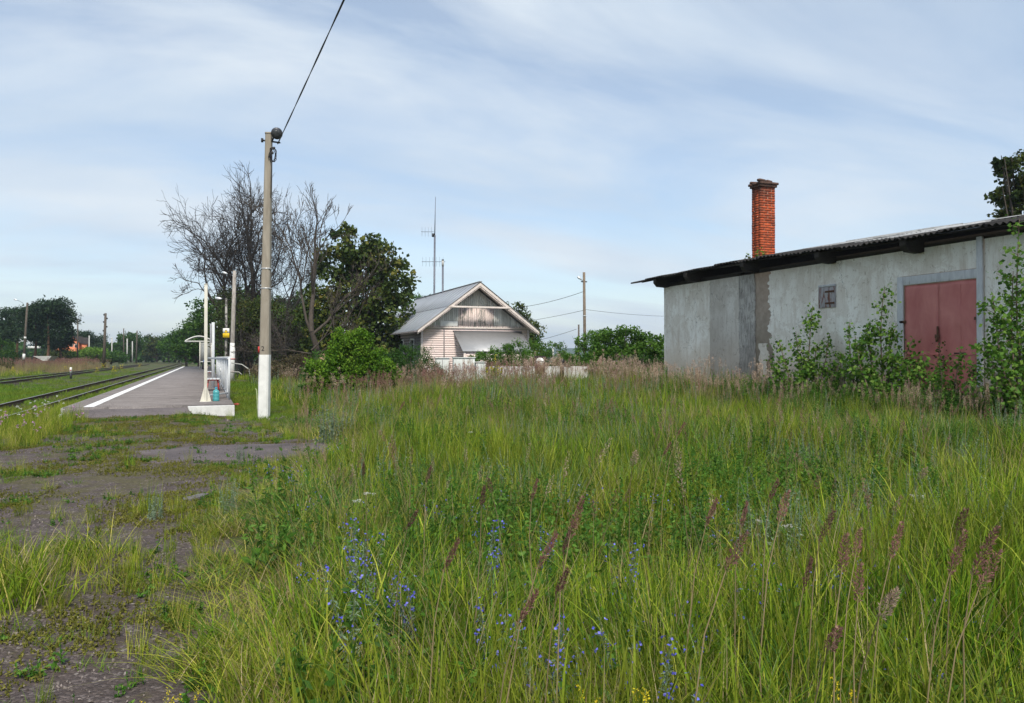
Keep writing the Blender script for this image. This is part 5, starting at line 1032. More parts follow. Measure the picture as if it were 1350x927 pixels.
def blades(mb, B, h, w, r, lean=.25, curve=.5, seg=4, cv=None, wind=(0, 0)):
    """B (n,2|3) bases; tapered, bent strips"""
    n = len(B); B = np.column_stack([B, np.zeros(n)]) if B.shape[1] == 2 else B
    az = r.uniform(0, 2 * np.pi, n); D = np.column_stack([np.cos(az), np.sin(az)]); ln = np.abs(r.normal(0, lean, n)); cu = np.abs(r.normal(curve, curve * .5, n))
    t = np.linspace(0, 1, seg + 1); hor = h[:, None] * (ln[:, None] * t + cu[:, None] * .55 * t ** 2.3); z = h[:, None] * (t - .28 * np.minimum(cu, 1.3)[:, None] * t ** 3)
    X = B[:, 0][:, None] + hor * D[:, 0][:, None] + wind[0] * h[:, None] * t ** 2; Y = B[:, 1][:, None] + hor * D[:, 1][:, None] + wind[1] * h[:, None] * t ** 2; Z = B[:, 2][:, None] + z
    ww = np.broadcast_to(w, (n,))[:, None] * (1 - t ** 1.8 * .93) * .5; sa = az + np.pi / 2 + r.normal(0, .9, n); sx, sy = np.cos(sa)[:, None] * ww, np.sin(sa)[:, None] * ww
    V = np.stack([np.stack([X - sx, Y - sy, Z], -1), np.stack([X + sx, Y + sy, Z], -1)], 2).reshape(-1, 3)
    i = np.arange(n)[:, None] * (seg + 1) * 2 + np.arange(seg)[None] * 2; i = i.ravel()
    cvv = r.random(n) if cv is None else np.broadcast_to(cv, (n,)); mb.add(V, np.column_stack([i, i + 1, i + 3, i + 2]), cv=np.repeat(cvv, (seg + 1) * 2)); return mb
def disc(n, Rr, r): a = r.uniform(0, 6.283, n); q = Rr * np.sqrt(r.random(n)); return np.column_stack([q * np.cos(a), q * np.sin(a)])
def tuft(name, mat, n, Rr, h0, h1, w, seed, **k):
    r = np.random.default_rng(seed); b = MB(); blades(b, disc(n, Rr, r), r.uniform(h0, h1, n), w * r.uniform(.7, 1.3, n), r, **k); return b.mesh(name, mat)
def panicle(mb, base, dirv, L, wd, n, r, sp=.020, cv=None):
    """feathery seed head: spikelets along short side twigs, fuller below the middle"""
    dirv = dirv / np.linalg.norm(dirv); t = r.beta(1.6, 1.5, n); prof = np.sin(np.pi * np.clip(t * .86 + .10, 0, 1)) ** .9 * (1 - .35 * t)
    off = r.normal(size=(n, 3)); off -= (off @ dirv)[:, None] * dirv; off /= np.linalg.norm(off, axis=1)[:, None]; C = base + dirv * (t * L)[:, None] + off * (wd * prof * r.random(n) ** .6)[:, None]
    D = dirv * 1.0 + off * .85 + r.normal(size=(n, 3)) * .35; D /= np.linalg.norm(D, axis=1)[:, None]; S = np.cross(D, r.normal(size=(n, 3))); S /= np.linalg.norm(S, axis=1)[:, None]
    s = sp * r.uniform(.7, 1.3, n)[:, None]; V = np.stack([C, C + D * s * .5 + S * s * .13, C + D * s, C + D * s * .5 - S * s * .13], 1).reshape(-1, 3); i = np.arange(n) * 4
    mb.add(V, np.column_stack([i, i + 1, i + 2, i + 3]), cv=np.repeat(r.random(n) if cv is None else np.clip(r.normal(cv, .2, n), 0, 1), 4)); return mb
def two(name, a, ma, b_, mb_):
    """one mesh, two materials"""
    me = a.mesh(name, ma); k = len(me.polygons); n = MB(); n.V = a.V + b_.V; n.C = a.C + b_.C; n.n = a.n + b_.n; n.Q = a.Q + [q + a.n for q in b_.Q]; n.T = a.T + [q + a.n for q in b_.T]
    na = sum(len(q) for q in a.Q); nb = sum(len(q) for q in b_.Q); m2 = n.mesh(name, ma); m2.materials.append(mb_); mi = np.zeros(len(m2.polygons), np.int32); mi[na:na + nb] = 1
    m2.polygons.foreach_set('material_index', mi); bpy.data.meshes.remove(me); return m2
def plume_tuft(name, stems, h0, h1, L, wd, nsp, sp, mat, seed, Rr=.22, w=.004, lean=.18):
    r = np.random.default_rng(seed); a, b = MB(), MB()
    for q in disc(stems, Rr, r):
        h = r.uniform(h0, h1); az = r.normal(-.3, 1.0); l = abs(r.normal(lean, lean * .5)) * h; P = np.array([[q[0], q[1], 0], [q[0] + l * .3 * math.cos(az), q[1] + l * .3 * math.sin(az), h * .55], [q[0] + l * math.cos(az), q[1] + l * math.sin(az), h]])
        a.tube(P, [w * .6, w * .5, w * .4], 3, cap=False, cv=r.random()); panicle(b, P[2] - (P[2] - P[1]) * .12, P[2] - P[1], L * r.uniform(.8, 1.2), wd * r.uniform(.8, 1.2), nsp, r, sp)
    blades(a, disc(stems * 2, Rr, r), r.uniform(.3, .6, stems * 2) * h1, np.full(stems * 2, w * 1.5), r); a.T = []
    return two(name, a, STEMD, b, mat)
def herb(name, stems, h0, h1, nl, ls, mat, seed, Rr=.15, asp=.3, stemmat=None, flower=None, fn=0, fs=.01, top=.45, upl=.2):
    r = np.random.default_rng(seed); a, b = MB(), MB()
    for q in disc(stems, Rr, r):
        h = r.uniform(h0, h1); dx, dy = r.normal(0, .10, 2) * h; P = np.array([[q[0], q[1], 0], [q[0] + dx * .4, q[1] + dy * .4, h * .5], [q[0] + dx, q[1] + dy, h]]); a.tube(P, [.004, .003, .0015], 3, cap=False, cv=.4)
        t = r.uniform(.08, 1, nl); C = np.column_stack([np.interp(t, [0, .5, 1], P[:, k]) for k in range(3)]); leafq(a, C, ls * (1.15 - .75 * t), r, r.random(nl), upl, asp)
        if fn:
            t = r.uniform(top, 1.02, fn); C = np.column_stack([np.interp(t, [0, .5, 1], P[:, k]) for k in range(3)]) + r.normal(size=(fn, 3)) * (.045 if top < .8 else .03) * (1.1 - t)[:, None] * 3
            leafq(b, C, fs, r, r.random(fn), .6, 1.0); leafq(b, C, fs, r, r.random(fn), .6, 1.0)
    if fn: return two(name, a, mat, b, flower)
    return a.mesh(name, mat)
# ---- scatter of shared tufts on the ground (geometry nodes, one object per kind of growth)
def scatter(name, label, meshes, P, rot, scl, idx, cat='plants', sz=None):
    n = len(P); me = bpy.data.meshes.new(name); me.vertices.add(n); me.vertices.foreach_set('co', P.astype(np.float32).ravel())
    a = me.attributes.new('rot', 'FLOAT_VECTOR', 'POINT'); a.data.foreach_set('vector', rot.astype(np.float32).ravel())
    S = np.column_stack([scl, scl, scl if sz is None else sz]); a = me.attributes.new('scl', 'FLOAT_VECTOR', 'POINT'); a.data.foreach_set('vector', S.astype(np.float32).ravel())
    a = me.attributes.new('idx', 'INT', 'POINT'); a.data.foreach_set('value', idx.astype(np.int32)); me.update()
    o = bpy.data.objects.new(name, me); col.objects.link(o); tag(o, label, cat, kind='stuff')
    ng = bpy.data.node_groups.new(name, 'GeometryNodeTree'); ng.interface.new_socket('Geometry', in_out='INPUT', socket_type='NodeSocketGeometry'); ng.interface.new_socket('Geometry', in_out='OUTPUT', socket_type='NodeSocketGeometry')
    gi = ng.nodes.new('NodeGroupInput'); go = ng.nodes.new('NodeGroupOutput'); iop = ng.nodes.new('GeometryNodeInstanceOnPoints'); L = ng.links.new
    j = ng.nodes.new('GeometryNodeJoinGeometry')
    for m_ in reversed(meshes):
        so = bpy.data.objects.new(name + '_source', m_); oi = ng.nodes.new('GeometryNodeObjectInfo'); oi.inputs['Object'].default_value = so
        gti = ng.nodes.new('GeometryNodeGeometryToInstance'); L(oi.outputs['Geometry'], gti.inputs[0]); L(gti.outputs[0], j.inputs[0])
    def na(nm, ty): q = ng.nodes.new('GeometryNodeInputNamedAttribute'); q.data_type = ty; q.inputs[0].default_value = nm; return q.outputs[0]
    e = ng.nodes.new('FunctionNodeEulerToRotation'); L(na('rot', 'FLOAT_VECTOR'), e.inputs[0])
    L(gi.outputs[0], iop.inputs['Points']); L(j.outputs[0], iop.inputs['Instance']); iop.inputs['Pick Instance'].default_value = True
    L(na('idx', 'INT'), iop.inputs['Instance Index']); L(e.outputs[0], iop.inputs['Rotation']); L(na('scl', 'FLOAT_VECTOR'), iop.inputs['Scale']); L(iop.outputs[0], go.inputs[0])
    m = o.modifiers.new('scatter', 'NODES'); m.node_group = ng; return o
def wedge(rings, s=1.08, seed=0):
    """points in the visible wedge of ground, (r0, r1, density per square metre)"""
    r = np.random.default_rng(seed); out = []
    for (r0, r1, dn) in rings:
        n = int(s * (r1 ** 2 - r0 ** 2) * dn); d = np.sqrt(r.uniform(r0 ** 2, r1 ** 2, n)); lat = r.uniform(-s, s, n) * d; out.append(np.column_stack([FX * d + FY * lat, FY * d - FX * lat, d]))
    return np.vstack(out)
def blocked(x, y):
    return ((x > PX0 - .12) & (x < PX1 + .1) & (y > PY0 - 1.05)) | ((x > 14.75) & (x < 21.1) & (y > 4) & (y < 24)) | ((x > HX0 - .1) & (x < HX1 + .2) & (y > HY0 - 2) & (y < HY1)) 
def asphalt(x, y): return ((x - .62) / 1.72) ** 2 + ((y - 13.95) / 1.05) ** 2 < 1
def onrail(x): return (np.abs(x + 5.25) < .10) | (np.abs(x + 6.77) < .10) | (np.abs(x + 13.75) < .08) | (np.abs(x + 12.2) < .08)
def emit(name, label, pts, keep, meshes, hs, seed, tilt=.08, near_sz=1.0, zoff=-.01, hmul=None):
    r = np.random.default_rng(seed); x, y, d = pts.T; k = r.random(len(pts)) < keep; x, y, d = x[k], y[k], d[k]; n = len(x)
    if n == 0: return
    z = height(x, y) + zoff; rot = np.column_stack([r.normal(0, tilt, n), r.normal(0, tilt, n), r.uniform(0, 6.283, n)]); s = r.uniform(*hs, n); sz = s * (hmul[k] if hmul is not None else 1); idx = r.integers(0, len(meshes), n)
    print(name, n); return scatter(name, label, meshes, np.column_stack([x, y, z]), rot, s, idx, sz=sz)
# ---------------------------------------------------------------- planting
lush = [tuft('lush_tuft', G_LUSH, 32, .13, .30, .76, .0095, 200 + i, lean=[.10, .14, .2, .28][i], curve=[.22, .32, .45, .6][i]) for i in range(4)]
yelw = [tuft('yellow_tuft', G_YEL, 40, .13, .25, .66, .0055, 210 + i, lean=[.12, .16, .2, .3][i], curve=[.25, .35, .45, .6][i]) for i in range(4)]
broad = [tuft('broad_tuft', G_LUSH, 14, .12, .38, .80, .016, 205 + i, lean=.18, curve=[.25, .45, .6][i], seg=5) for i in range(3)]
strw = [tuft('straw_tuft', G_STRAW, 16, .14, .30, .72, .0048, 220 + i, lean=.18, curve=.25) for i in range(3)]
turf = [tuft('turf_tuft', G_TURF, 55, .15, .05, .14, .005, 230 + i, lean=.5, curve=.6, seg=3) for i in range(3)]
cool = [tuft('cool_tuft', G_COOL, 36, .14, .25, .70, .0078, 1206 + i, lean=[.15, .25, .35][i], curve=[.4, .6, .8][i]) for i in range(3)]
coolF = [tuft('cool_far_tuft', G_COOL, 30, .30, .30, .74, .018, 1216 + i, lean=.25, curve=.55, seg=3) for i in range(2)]
lushF = [tuft('lush_far_tuft', G_LUSH, 30, .30, .30, .74, .019, 240 + i, lean=.2, curve=.45, seg=3) for i in range(3)]
yelF = [tuft('yellow_far_tuft', G_YEL, 30, .30, .25, .66, .014, 250 + i, lean=.2, curve=.4, seg=3) for i in range(3)]
turfF = [tuft('turf_far_tuft', G_TURF, 60, .55, .08, .22, .022, 260 + i, lean=.4, curve=.4, seg=2) for i in range(3)]
plumN = [plume_tuft('plume_stems', 3, .75, 1.05, .17, .016, 110, .013, G_PURP if i < 3 else G_TAN, 270 + i) for i in range(4)]
plumP = [plume_tuft('plume_far_purple', 9, .75, 1.10, .24, .035, 34, .042, G_PURP, 280 + i, Rr=.4, w=.012) for i in range(3)]
plumT = [plume_tuft('plume_far_tan', 9, .75, 1.10, .24, .045, 36, .042, G_TAN, 290 + i, Rr=.4, w=.012, lean=.1) for i in range(3)]
worm = [herb('wormwood', 7, .45, .85, 55, .040, G_WORM, 300 + i, .13, .26) for i in range(3)]
weed = [herb('broad_weed', 5, .20, .50, 22, .085, G_WEED, 310 + i, .13, .38) for i in range(3)]
weedL = [herb('low_weed', 7, .04, .13, 10, .05, G_WEED, 320 + i, .12, .55, upl=.9) for i in range(3)]
nett = [herb('tall_nettle', 6, .55, 1.05, 40, .10, G_WEED, 330 + i, .25, .45) for i in range(3)]
moss = [herb('moss_clump', 16, .01, .05, 8, .028, G_MOSS, 340 + i, .16, .5, upl=.6) for i in range(3)]
blueT = [herb('blue_tuft', 3, .35, .65, 26, .035, G_WEED, 350 + i, .14, .25, flower=P_BLUE, fn=8, fs=.012, top=.5) for i in range(2)]
ylwT = [herb('yellow_tuft_flower', 4, .3, .6, 20, .03, G_WEED, 360 + i, .14, .25, flower=P_YELLOW, fn=24, fs=.022, top=.6) for i in range(2)]
whtT = [herb('white_tuft_flower', 2, .35, .55, 20, .03, G_WEED, 370 + i, .10, .25, flower=P_WHITE, fn=12, fs=.016, top=.96) for i in range(2)]
pnkT = [herb('pink_tuft_flower', 3, .25, .5, 18, .03, G_WEED, 380 + i, .14, .3, flower=P_PINK, fn=9, fs=.028, top=.9) for i in range(2)]
def zone(p):
    x, y, d = p.T; B = blocked(x, y) | asphalt(x, y); pm_ = pathm(x, y); right = x > xr_path(y) - .3
    lawn = sstep(.5, .9, x) * sstep(3.2, 2.2, x) * sstep(19.3, 20.5, y) * sstep(60, 50, y)
    left = (x < -3.3) & (y > 21) | (x < xl_path(y) + .1); meadow = np.where(right, sstep(.0, 1.0, x - xr_path(y)), 0) * (1 - lawn) * np.where(y > 19, sstep(2.0, 3.0, x), 1)
    return x, y, d, B, pm_, right, lawn, left, meadow
def onrail2(x): return (np.abs(x + 5.25) < .22) | (np.abs(x + 6.77) < .22) | (np.abs(x + 13.75) < .2) | (np.abs(x + 12.2) < .2)
def onp(x, y): return ~(blocked(x, y) | asphalt(x, y))
# near meadow
p = wedge([(1.5, 4.5, 60), (4.5, 8, 34), (8, 16, 17), (16, 26, 9)], seed=1); x, y, d, B, pm_, right, lawn, left, mead = zone(p)
nz = sn(x, y, 1.1, 31); nz2 = sn(x, y, .45, 32); edge = np.exp(-np.maximum(x - xr_path(y), 0) / 1.1) * (y < 20)
hm = .45 + .48 * mead + .45 * (nz2 - .5); hm = np.where(left, .55, hm); hm = np.where(np.exp(-((x + 1.6) / .85) ** 4 - ((y - 6.4) / .85) ** 4) > .3, .85, hm); hm = hm * (1 - .30 * edge)
midleft = (x < -2.2) & ~left
base = np.where(B | onrail(x), 0, 1.) * np.where(left, .55 * ((x > -5.1) | (y < 14)), 1)
k = base * np.where(left | (mead > 0), 1, 0) * np.clip(1 - pm_ * 1.4, 0, 1) * (1 - lawn)
tuftz = np.exp(-((x + 1.6) / .85) ** 4 - ((y - 6.4) / .85) ** 4)
emit('lush_grass', 'tall fresh green grass of the foreground meadow', p, k * (1 - .45 * sstep(.42, .62, sn(x, y, .55, 39)) * sstep(4, 9, d)) * np.clip(.26 + .9 * (nz - .35) + .35 * mead - .75 * edge, .05, .9) + base * tuftz * .45, lush, (.75, 1.2), 2, hmul=hm)
emit('broad_grass', 'broad bright green grass blades of the foreground', p, k * (d < 13) * np.clip(.10 + .5 * (nz2 - .4), .03, .35), broad, (.75, 1.1), 21, hmul=hm)
nz4 = sn(x, y, .55, 39)
emit('bluish_grass', 'cooler bluish-green grass in patches of the meadow', p, k * (~left) * np.clip((nz4 - .36) * 1.6 * sstep(3, 8, d) + .08, .05, .75), cool, (.8, 1.15), 22, hmul=hm)
emit('yellowish_grass', 'fine yellowish grass mixed through the meadow', p, k * np.clip(.34 + .7 * (.5 - nz) + .4 * edge, .05, .8) + base * tuftz * .8, yelw, (.75, 1.2), 3, hmul=hm)
emit('dry_grass', 'dry straw-coloured grass stems in the meadow', p, k * np.clip(.34 + .40 * edge + .5 * (.5 - nz2), .05, .65) + base * tuftz * .3, strw, (.8, 1.15), 4, hmul=hm)
emit('wormwood', 'silvery green wormwood stems in the meadow', p, k * (~left) * np.clip((sn(x, y, .8, 33) - .60) * 1.0 + .012, 0, .25) * (d > 5) * (x > xr_path(y) + 1.0), worm, (.7, 1.05), 5)
emit('leafy_weeds', 'broad-leaved green weeds among the grass', p, k * (x > xr_path(y) + .5) * np.clip((sn(x, y, 1.4, 34) - .40) * 1.3, 0.05, .5), weed, (.75, 1.3), 6)
nz3 = sn(x, y, .8, 37)
emit('meadow_nettles', 'dark leafy nettles growing in clumps in the meadow', p, k * (x > xr_path(y) + 1.5) * (d > 5) * np.clip((nz3 - .52) * 1.6, 0.02, .45), nett, (.45, .75), 9)
emit('blue_wildflowers', 'scattered small blue wildflowers in the meadow', p, k * (x > .3) * (d > 2.6) * np.clip((sn(x, y, 1.0, 35) - .52) * .55, .003, .10) * np.exp(-((x - 3.0) / 2.2) ** 2), blueT, (.75, 1.0), 7)
emit('plume_grass', 'reed grass with purple and tan seed heads in the meadow', p, k * (x > 1.0) * (d > 4.2) * np.clip((sn(x, y, .7, 36) - .40) * .40, .015, .10) * np.where(d > 8, 1.3, .8), plumN, (.75, 1.0), 8)
# rank green growth: far half of the meadow
p = wedge([(20, 32, 4.2), (32, 48, 2.3), (48, 75, .9)], seed=11); x, y, d, B, pm_, right, lawn, left, mead = zone(p); ok = np.where(B | onrail(x), 0, 1.)
rt = (x > 2.2) * ok * (1 - lawn); nz = sn(x, y, .5, 41); hm = .75 + .35 * (nz - .5) - .2 * (x > 12)
emit('far_lush_grass', 'tall green grass in the middle distance', p, rt * np.clip(.35 + .5 * (nz - .4), .1, .8), lushF, (.85, 1.2), 12, hmul=hm)
emit('far_bluish_grass', 'cooler green grass in the middle distance', p, rt * np.clip((sn(x, y, .5, 45) - .35) * 1.5, 0, .7), coolF, (.8, 1.15), 23, hmul=hm)
emit('far_yellow_grass', 'yellowish grass in the middle distance', p, rt * np.clip(.45 + .6 * (.5 - nz), .1, .9), yelF, (.85, 1.25), 13, hmul=hm)
band = np.exp(-((d - 27) / 5) ** 2) * (x > 4.5) * (x < 11.5)
emit('purple_reed_grass', 'band of purplish feathery reed grass before the pink house', p, rt * np.clip(.8 * band * .42 + .06 * sn(x, y, .8, 42), 0, .8), plumP, (.65, .92), 14)
emit('tan_reed_grass', 'tan feathery reed grass left of the warehouse corner', p, rt * np.clip(.27 * np.exp(-((x - 12.2) / 2.2) ** 2) * (d < 36) + .10 * sn(x, y, .9, 43), 0, .7), plumT, (.75, 1.08), 15)
emit('far_wormwood', 'silvery wormwood standing in the middle distance', p, rt * np.clip((sn(x, y, .6, 44) - .5) * .7, 0, .25), worm, (1.1, 1.4), 16)
# strip in front of the warehouse wall: tan plumes, nettles, weeds
r = np.random.default_rng(51); n = 900; xx = 14.6 - np.abs(r.normal(0, 1.0, n)) - .1; yy = r.uniform(6, 25, n); q = np.column_stack([xx, yy, np.hypot(xx, yy)])
emit('nettles', 'dark green nettles and weeds along the foot of the warehouse wall', q, np.where(yy < 18, .95, .35) * (xx > 12.9), nett, (.60, .95), 52)
n = 1500; xx = 14.0 - np.abs(r.normal(0, 1.3, n)); yy = r.uniform(6, 27, n); q = np.column_stack([xx, yy, np.hypot(xx, yy)])
plumM = [plume_tuft('plume_mid_tan', 5, .70, 1.0, .22, .034, 90, .020, G_TAN, 295 + i, Rr=.3, w=.006, lean=.1) for i in range(3)]
emit('tan_plume_grass', 'tan feathery seed heads in front of the whitewashed wall', q, .30 * (xx > 10.5) * np.clip(sn(xx, yy, 1.1, 53) * 2 - .7, 0, 1), plumM, (.60, .95), 54)
# lawn round the utility pole and the grassy railway field
p = wedge([(14, 30, 22), (30, 45, 8)], seed=61); x, y, d, B, pm_, right, lawn, left, mead = zone(p); ok = np.where(B | onrail2(x), 0, 1.)
near_tr = (x < -3.5) & (x > -30)
emit('lawn_grass', 'short bright green grass by the platform and between the rails', p, ok * np.clip(lawn + near_tr * .75 * ((y > 24) | (x < -5.4)) + .25 * (1 - pm_) * (x < 3) * (y > 19), 0, 1), turf, (.75, 1.25), 62)
p = wedge([(26, 50, 3.2), (50, 80, 1.0), (80, 130, .30)], s=1.0, seed=63); x, y, d, B, pm_, right, lawn, left, mead = zone(p)
emit('field_grass', 'short green grass of the railway field', p, (~B) * (~onrail2(x)) * ((x < -3.6) | ((x > .9) & (x < 4))) * .9, turfF, (.6, 1.1), 64)
farL = (x < -16) & (x > -110) * (d > 62)
emit('field_tall_grass', 'taller yellow grass at the back of the railway field', p, farL * .5, yelF, (1.0, 1.5), 65)
p = wedge([(75, 130, .55)], s=1.0, seed=66); x, y, d = p.T
emit('field_purple_grass', 'reddish purple grass band across the far railway field', p, ((x < -14) & (d > 84)) * .8, plumP, (1.0, 1.5), 67)
emit('field_yellow_flowers', 'yellow flowers dotted over the railway field', p, ((x < -8)) * .03, ylwT, (1.2, 1.9), 68)
# tuft of rough grass between the path, the rails and the platform, weeds on the path
p = wedge([(11, 24, 16)], seed=71); x, y, d, B, pm_, right, lawn, left, mead = zone(p); tri = (x < xl_path(y) + .25) & (x > -7) & (y > 12)
emit('verge_grass', 'rough knee-high grass between the gravel path and the rails', p, tri * (~B) * (~onrail(x)) * .55, yelw + lush[:2], (.55, .9), 72)
emit('pink_wildflowers', 'small pink and white flowers in the verge by the rails', p, tri * (~B) * .07, pnkT + whtT, (.8, 1.1), 73)
p = wedge([(2.2, 5, 80), (5, 9, 55), (9, 23, 38)], seed=81); x, y, d, B, pm_, right, lawn, left, mead = zone(p); patch = sn(x, y, 1.6, 82); ip = (pm_ > .2) * (~asphalt(x, y)) * (~blocked(x, y))
edgek = np.clip(1 - pm_, 0, 1)
emit('path_herbs', 'low green weeds growing on the gravel path', p, ip * np.clip((patch - .46) * 1.0 + edgek * .2, 0.02, .35), weedL, (.5, 1.1), 83, zoff=.012)
emit('path_moss', 'yellow-green mossy ground cover on the gravel path', p, ip * np.clip((sn(x, y, 1.1, 84) - .40) * 2.2 + .7 * moss_bias(x, y) - .05, 0.03, 1), moss, (.6, 1.2), 85, zoff=.018)
emit('path_grass', 'sparse short grass on the gravel path', p, ip * np.clip((patch - .46) * 1.2 + edgek * .8, .03, .7), turf, (.4, 1.0), 86, zoff=.012)
emit('path_edge_grass', 'wispy grass along the edges of the gravel path', p, ip * np.clip(edgek * 1.2 - .05, 0, .7) + ip * np.clip((sn(x, y, 1.3, 88) - .54) * .8, .015, .2), yelw + lush[:1], (.25, .55), 87)
# pebbles
r = np.random.default_rng(91); peb = []
GRV = worn('pebble_stone', (.11, .09, .08), (.25, .215, .20), 30, (.42, .39, .37), cpos=.64, bump=.4, rnd=.9)
for i in range(4):
    b = MB(); V = r.normal(size=(10, 3)); V /= np.linalg.norm(V, axis=1)[:, None]; V *= np.array([1, .75, .5]) * r.uniform(.8, 1.2, (10, 1))
    import bmesh
    bm = bmesh.new(); [bm.verts.new(v) for v in V]; bmesh.ops.convex_hull(bm, input=bm.verts); me = bpy.data.meshes.new('pebble'); bm.to_mesh(me); bm.free(); me.materials.append(GRV); peb.append(me)
p = wedge([(2.4, 5, 330), (5, 9, 130), (9, 15, 75), (15, 23, 40)], seed=92); x, y, d, B, pm_, right, lawn, left, mead = zone(p)
emit('gravel', 'loose small stones on the path', p, (pm_ > .3) * (~blocked(x, y)) * np.clip(.30 + (sn(x, y, 1.9, 93) - .4) * 1.6, .05, 1), peb, (.004, .016), 94, tilt=1.0, zoff=.028)
p = wedge([(18, 24, 60)], seed=95); x, y, d = p.T; px_, py_ = PXY
p2 = wedge([(10, 16, 90)], seed=97); x2, y2, d2 = p2.T
emit('asphalt_grit', 'loose grit lying on the old asphalt patch', p2, asphalt(x2, y2) * np.clip(sn(x2, y2, 2.2, 98) * 1.3 - .2, .08, .9), peb, (.006, .020), 99, tilt=1.0, zoff=.056)
emit('asphalt_weeds', 'small weeds growing through the old asphalt patch', p2, asphalt(x2, y2) * .05 * (sn(x2, y2, 3, 14) > .5), weedL, (.4, .8), 100, zoff=.045)
emit('rubble', 'pale stones and rubble round the foot of the utility pole', p, np.clip(np.exp(-((x - px_ - .1) / .55) ** 2 - ((y - py_ + .45) / .35) ** 2), 0, 1) * .8, peb, (.012, .04), 96, tilt=1.0, zoff=.03)
# ---------------------------------------------------------------- single plants of the foreground
def place(me_parts, name, label, cat, group, b_, d, rz, s=1.0, zoff=0.0, tilt=(0, 0)):
    x, y = at(b_, d); t_ = empty(name, (x, y, float(height(x, y)) + zoff), rz); tag(t_, label, cat, group); t_.rotation_euler = (tilt[0], tilt[1], rz); t_.scale = (s, s, s)
    for nm, me in me_parts: inst(me, nm, t_)
    return t_
def plume_parts(mat, seed, L, wd, n, lean=.15):
    r = np.random.default_rng(seed); a, b, c = MB(), MB(), MB(); P = np.array([[0, 0, 0], [.0, .03, .45], [lean * .4, .02, .75], [lean, .0, 1.0 - L * .6]])
    a.tube(P, [.003, .0025, .002, .0015], 5, cap=False, cv=.5); panicle(b, P[3] - (P[3] - P[2]) * .1, P[3] - P[2] + np.array([.05, 0, 0]), L, wd, n, r, .010, .35)
    blades(c, np.zeros((3, 2)), np.array([.5, .62, .4]), np.full(3, .008), r, curve=.7); return [('stem', a.mesh('stem', STEMD)), ('seed_head', b.mesh('seed_head', mat)), ('leaf_blades', c.mesh('leaf_blades', G_LUSH))]
PP = [plume_parts(G_PURP, 400, .12, .008, 330, .05), plume_parts(G_PURP, 401, .12, .015, 300, .10), plume_parts(G_PURP, 402, .14, .011, 360, .06)]
PT = [plume_parts(G_TAN, 410, .12, .024, 300), plume_parts(G_TAN, 411, .13, .016, 300)]
for i, (b_, row, kind) in enumerate([(743, 735, 0), (726, 690, 0), (905, 755, 0), (985, 735, 0), (1010, 762, 1), (1058, 752, 2), (1046, 788, 0), (1152, 790, 2), (1222, 818, 2), (1240, 745, 1), (868, 604, 0), (852, 616, 0), (914, 880, 1), (645, 835, 0), (752, 790, 2), (630, 852, 0), (570, 800, 0), (512, 700, 0), (556, 652, 0), (610, 700, 0), (668, 655, 1), (1322, 850, 2), (1300, 880, 2), (1112, 770, 1), (1180, 640, 3), (1335, 595, 3), (1090, 850, 4), (1158, 900, 1), (1122, 915, 1), (1345, 905, 2), (1010, 900, 1), (510, 560, 0), (1240, 905, 1), (830, 640, 3), (1000, 700, 0), (700, 800, 0), (480, 640, 0)]):
    d = max(2.15, .78 * FPX / (row - 471)); pts_ = PP[kind] if kind < 3 else PT[kind - 3]
    place(pts_, 'reed_plume', ('dark purple feathery grass plume on a thin stem in the foreground meadow' if kind < 3 else 'pale tan feathery grass plume on a thin stem in the foreground meadow'), 'grass plume', 'purple grass plumes in the foreground' if kind < 3 else 'tan grass plumes in the foreground', b_, d, -YAW + random.uniform(-1.6, 1.2), random.uniform(.92, 1.12), tilt=(random.gauss(0, .05), random.gauss(.03, .07)))
def bugloss(seed, H=.75):
    r = np.random.default_rng(seed); a, b, c = MB(), MB(), MB()
    for q in range(3):
        dx, dy = r.normal(0, .07, 2); P = np.array([[0, 0, 0], [dx * .4, dy * .4, H * .5], [dx, dy, H * r.uniform(.75, 1)]]); a.tube(P, [.004, .003, .002], 5, cap=False)
        t = r.uniform(.05, .98, 70); C = np.column_stack([np.interp(t, [0, .5, 1], P[:, k]) for k in range(3)]); leafq(b, C, .055 * (1.1 - .7 * t), r, r.random(70) * .7, .2, .22)
        t = r.uniform(.3, 1.0, 18); C = np.column_stack([np.interp(t, [0, .5, 1], P[:, k]) for k in range(3)]) + r.normal(size=(18, 3)) * [.022, .022, .008]
        for _ in range(2): leafq(c, C, .0145, r, r.random(18), .6, .9)
    return [('stem', a.mesh('stem', STEM)), ('leaves', b.mesh('leaves', G_WORM)), ('blossoms', c.mesh('blossoms', P_BLUE))]
BG = [bugloss(500), bugloss(501, .6)]
for i, (b_, row) in enumerate([(820, 690), (748, 762), (868, 800), (815, 760), (482, 665), (505, 690), (645, 668), (715, 640), (465, 712), (900, 830), (720, 775), (545, 705), (650, 745), (1120, 690), (470, 645)]):
    place(BG[i % 2], 'blue_flower', 'upright spikes of small blue flowers in the foreground grass', 'wildflower', 'blue flower spikes in the foreground', b_, .92 * FPX / (row - 471 + 20), random.uniform(0, 6), random.uniform(.85, 1.0))
def yflower(seed, H=.5):
    r = np.random.default_rng(seed); a, c = MB(), MB()
    for q in range(4):
        dx, dy = r.normal(0, .08, 2); P = np.array([[0, 0, 0], [dx * .4, dy * .4, H * .5], [dx, dy, H * r.uniform(.8, 1)]]); a.tube(P, [.003, .0025, .002], 5, cap=False)
        t = r.uniform(.78, 1.0, 26); C = np.column_stack([np.interp(t, [0, .5, 1], P[:, k]) for k in range(3)]) + r.normal(size=(26, 3)) * .008
        for _ in range(2): leafq(c, C, .008, r, r.random(26), .6, .9)
    return [('stems', a.mesh('stems', STEM)), ('blossoms', c.mesh('blossoms', P_YELLOW))]
YF = yflower(520)
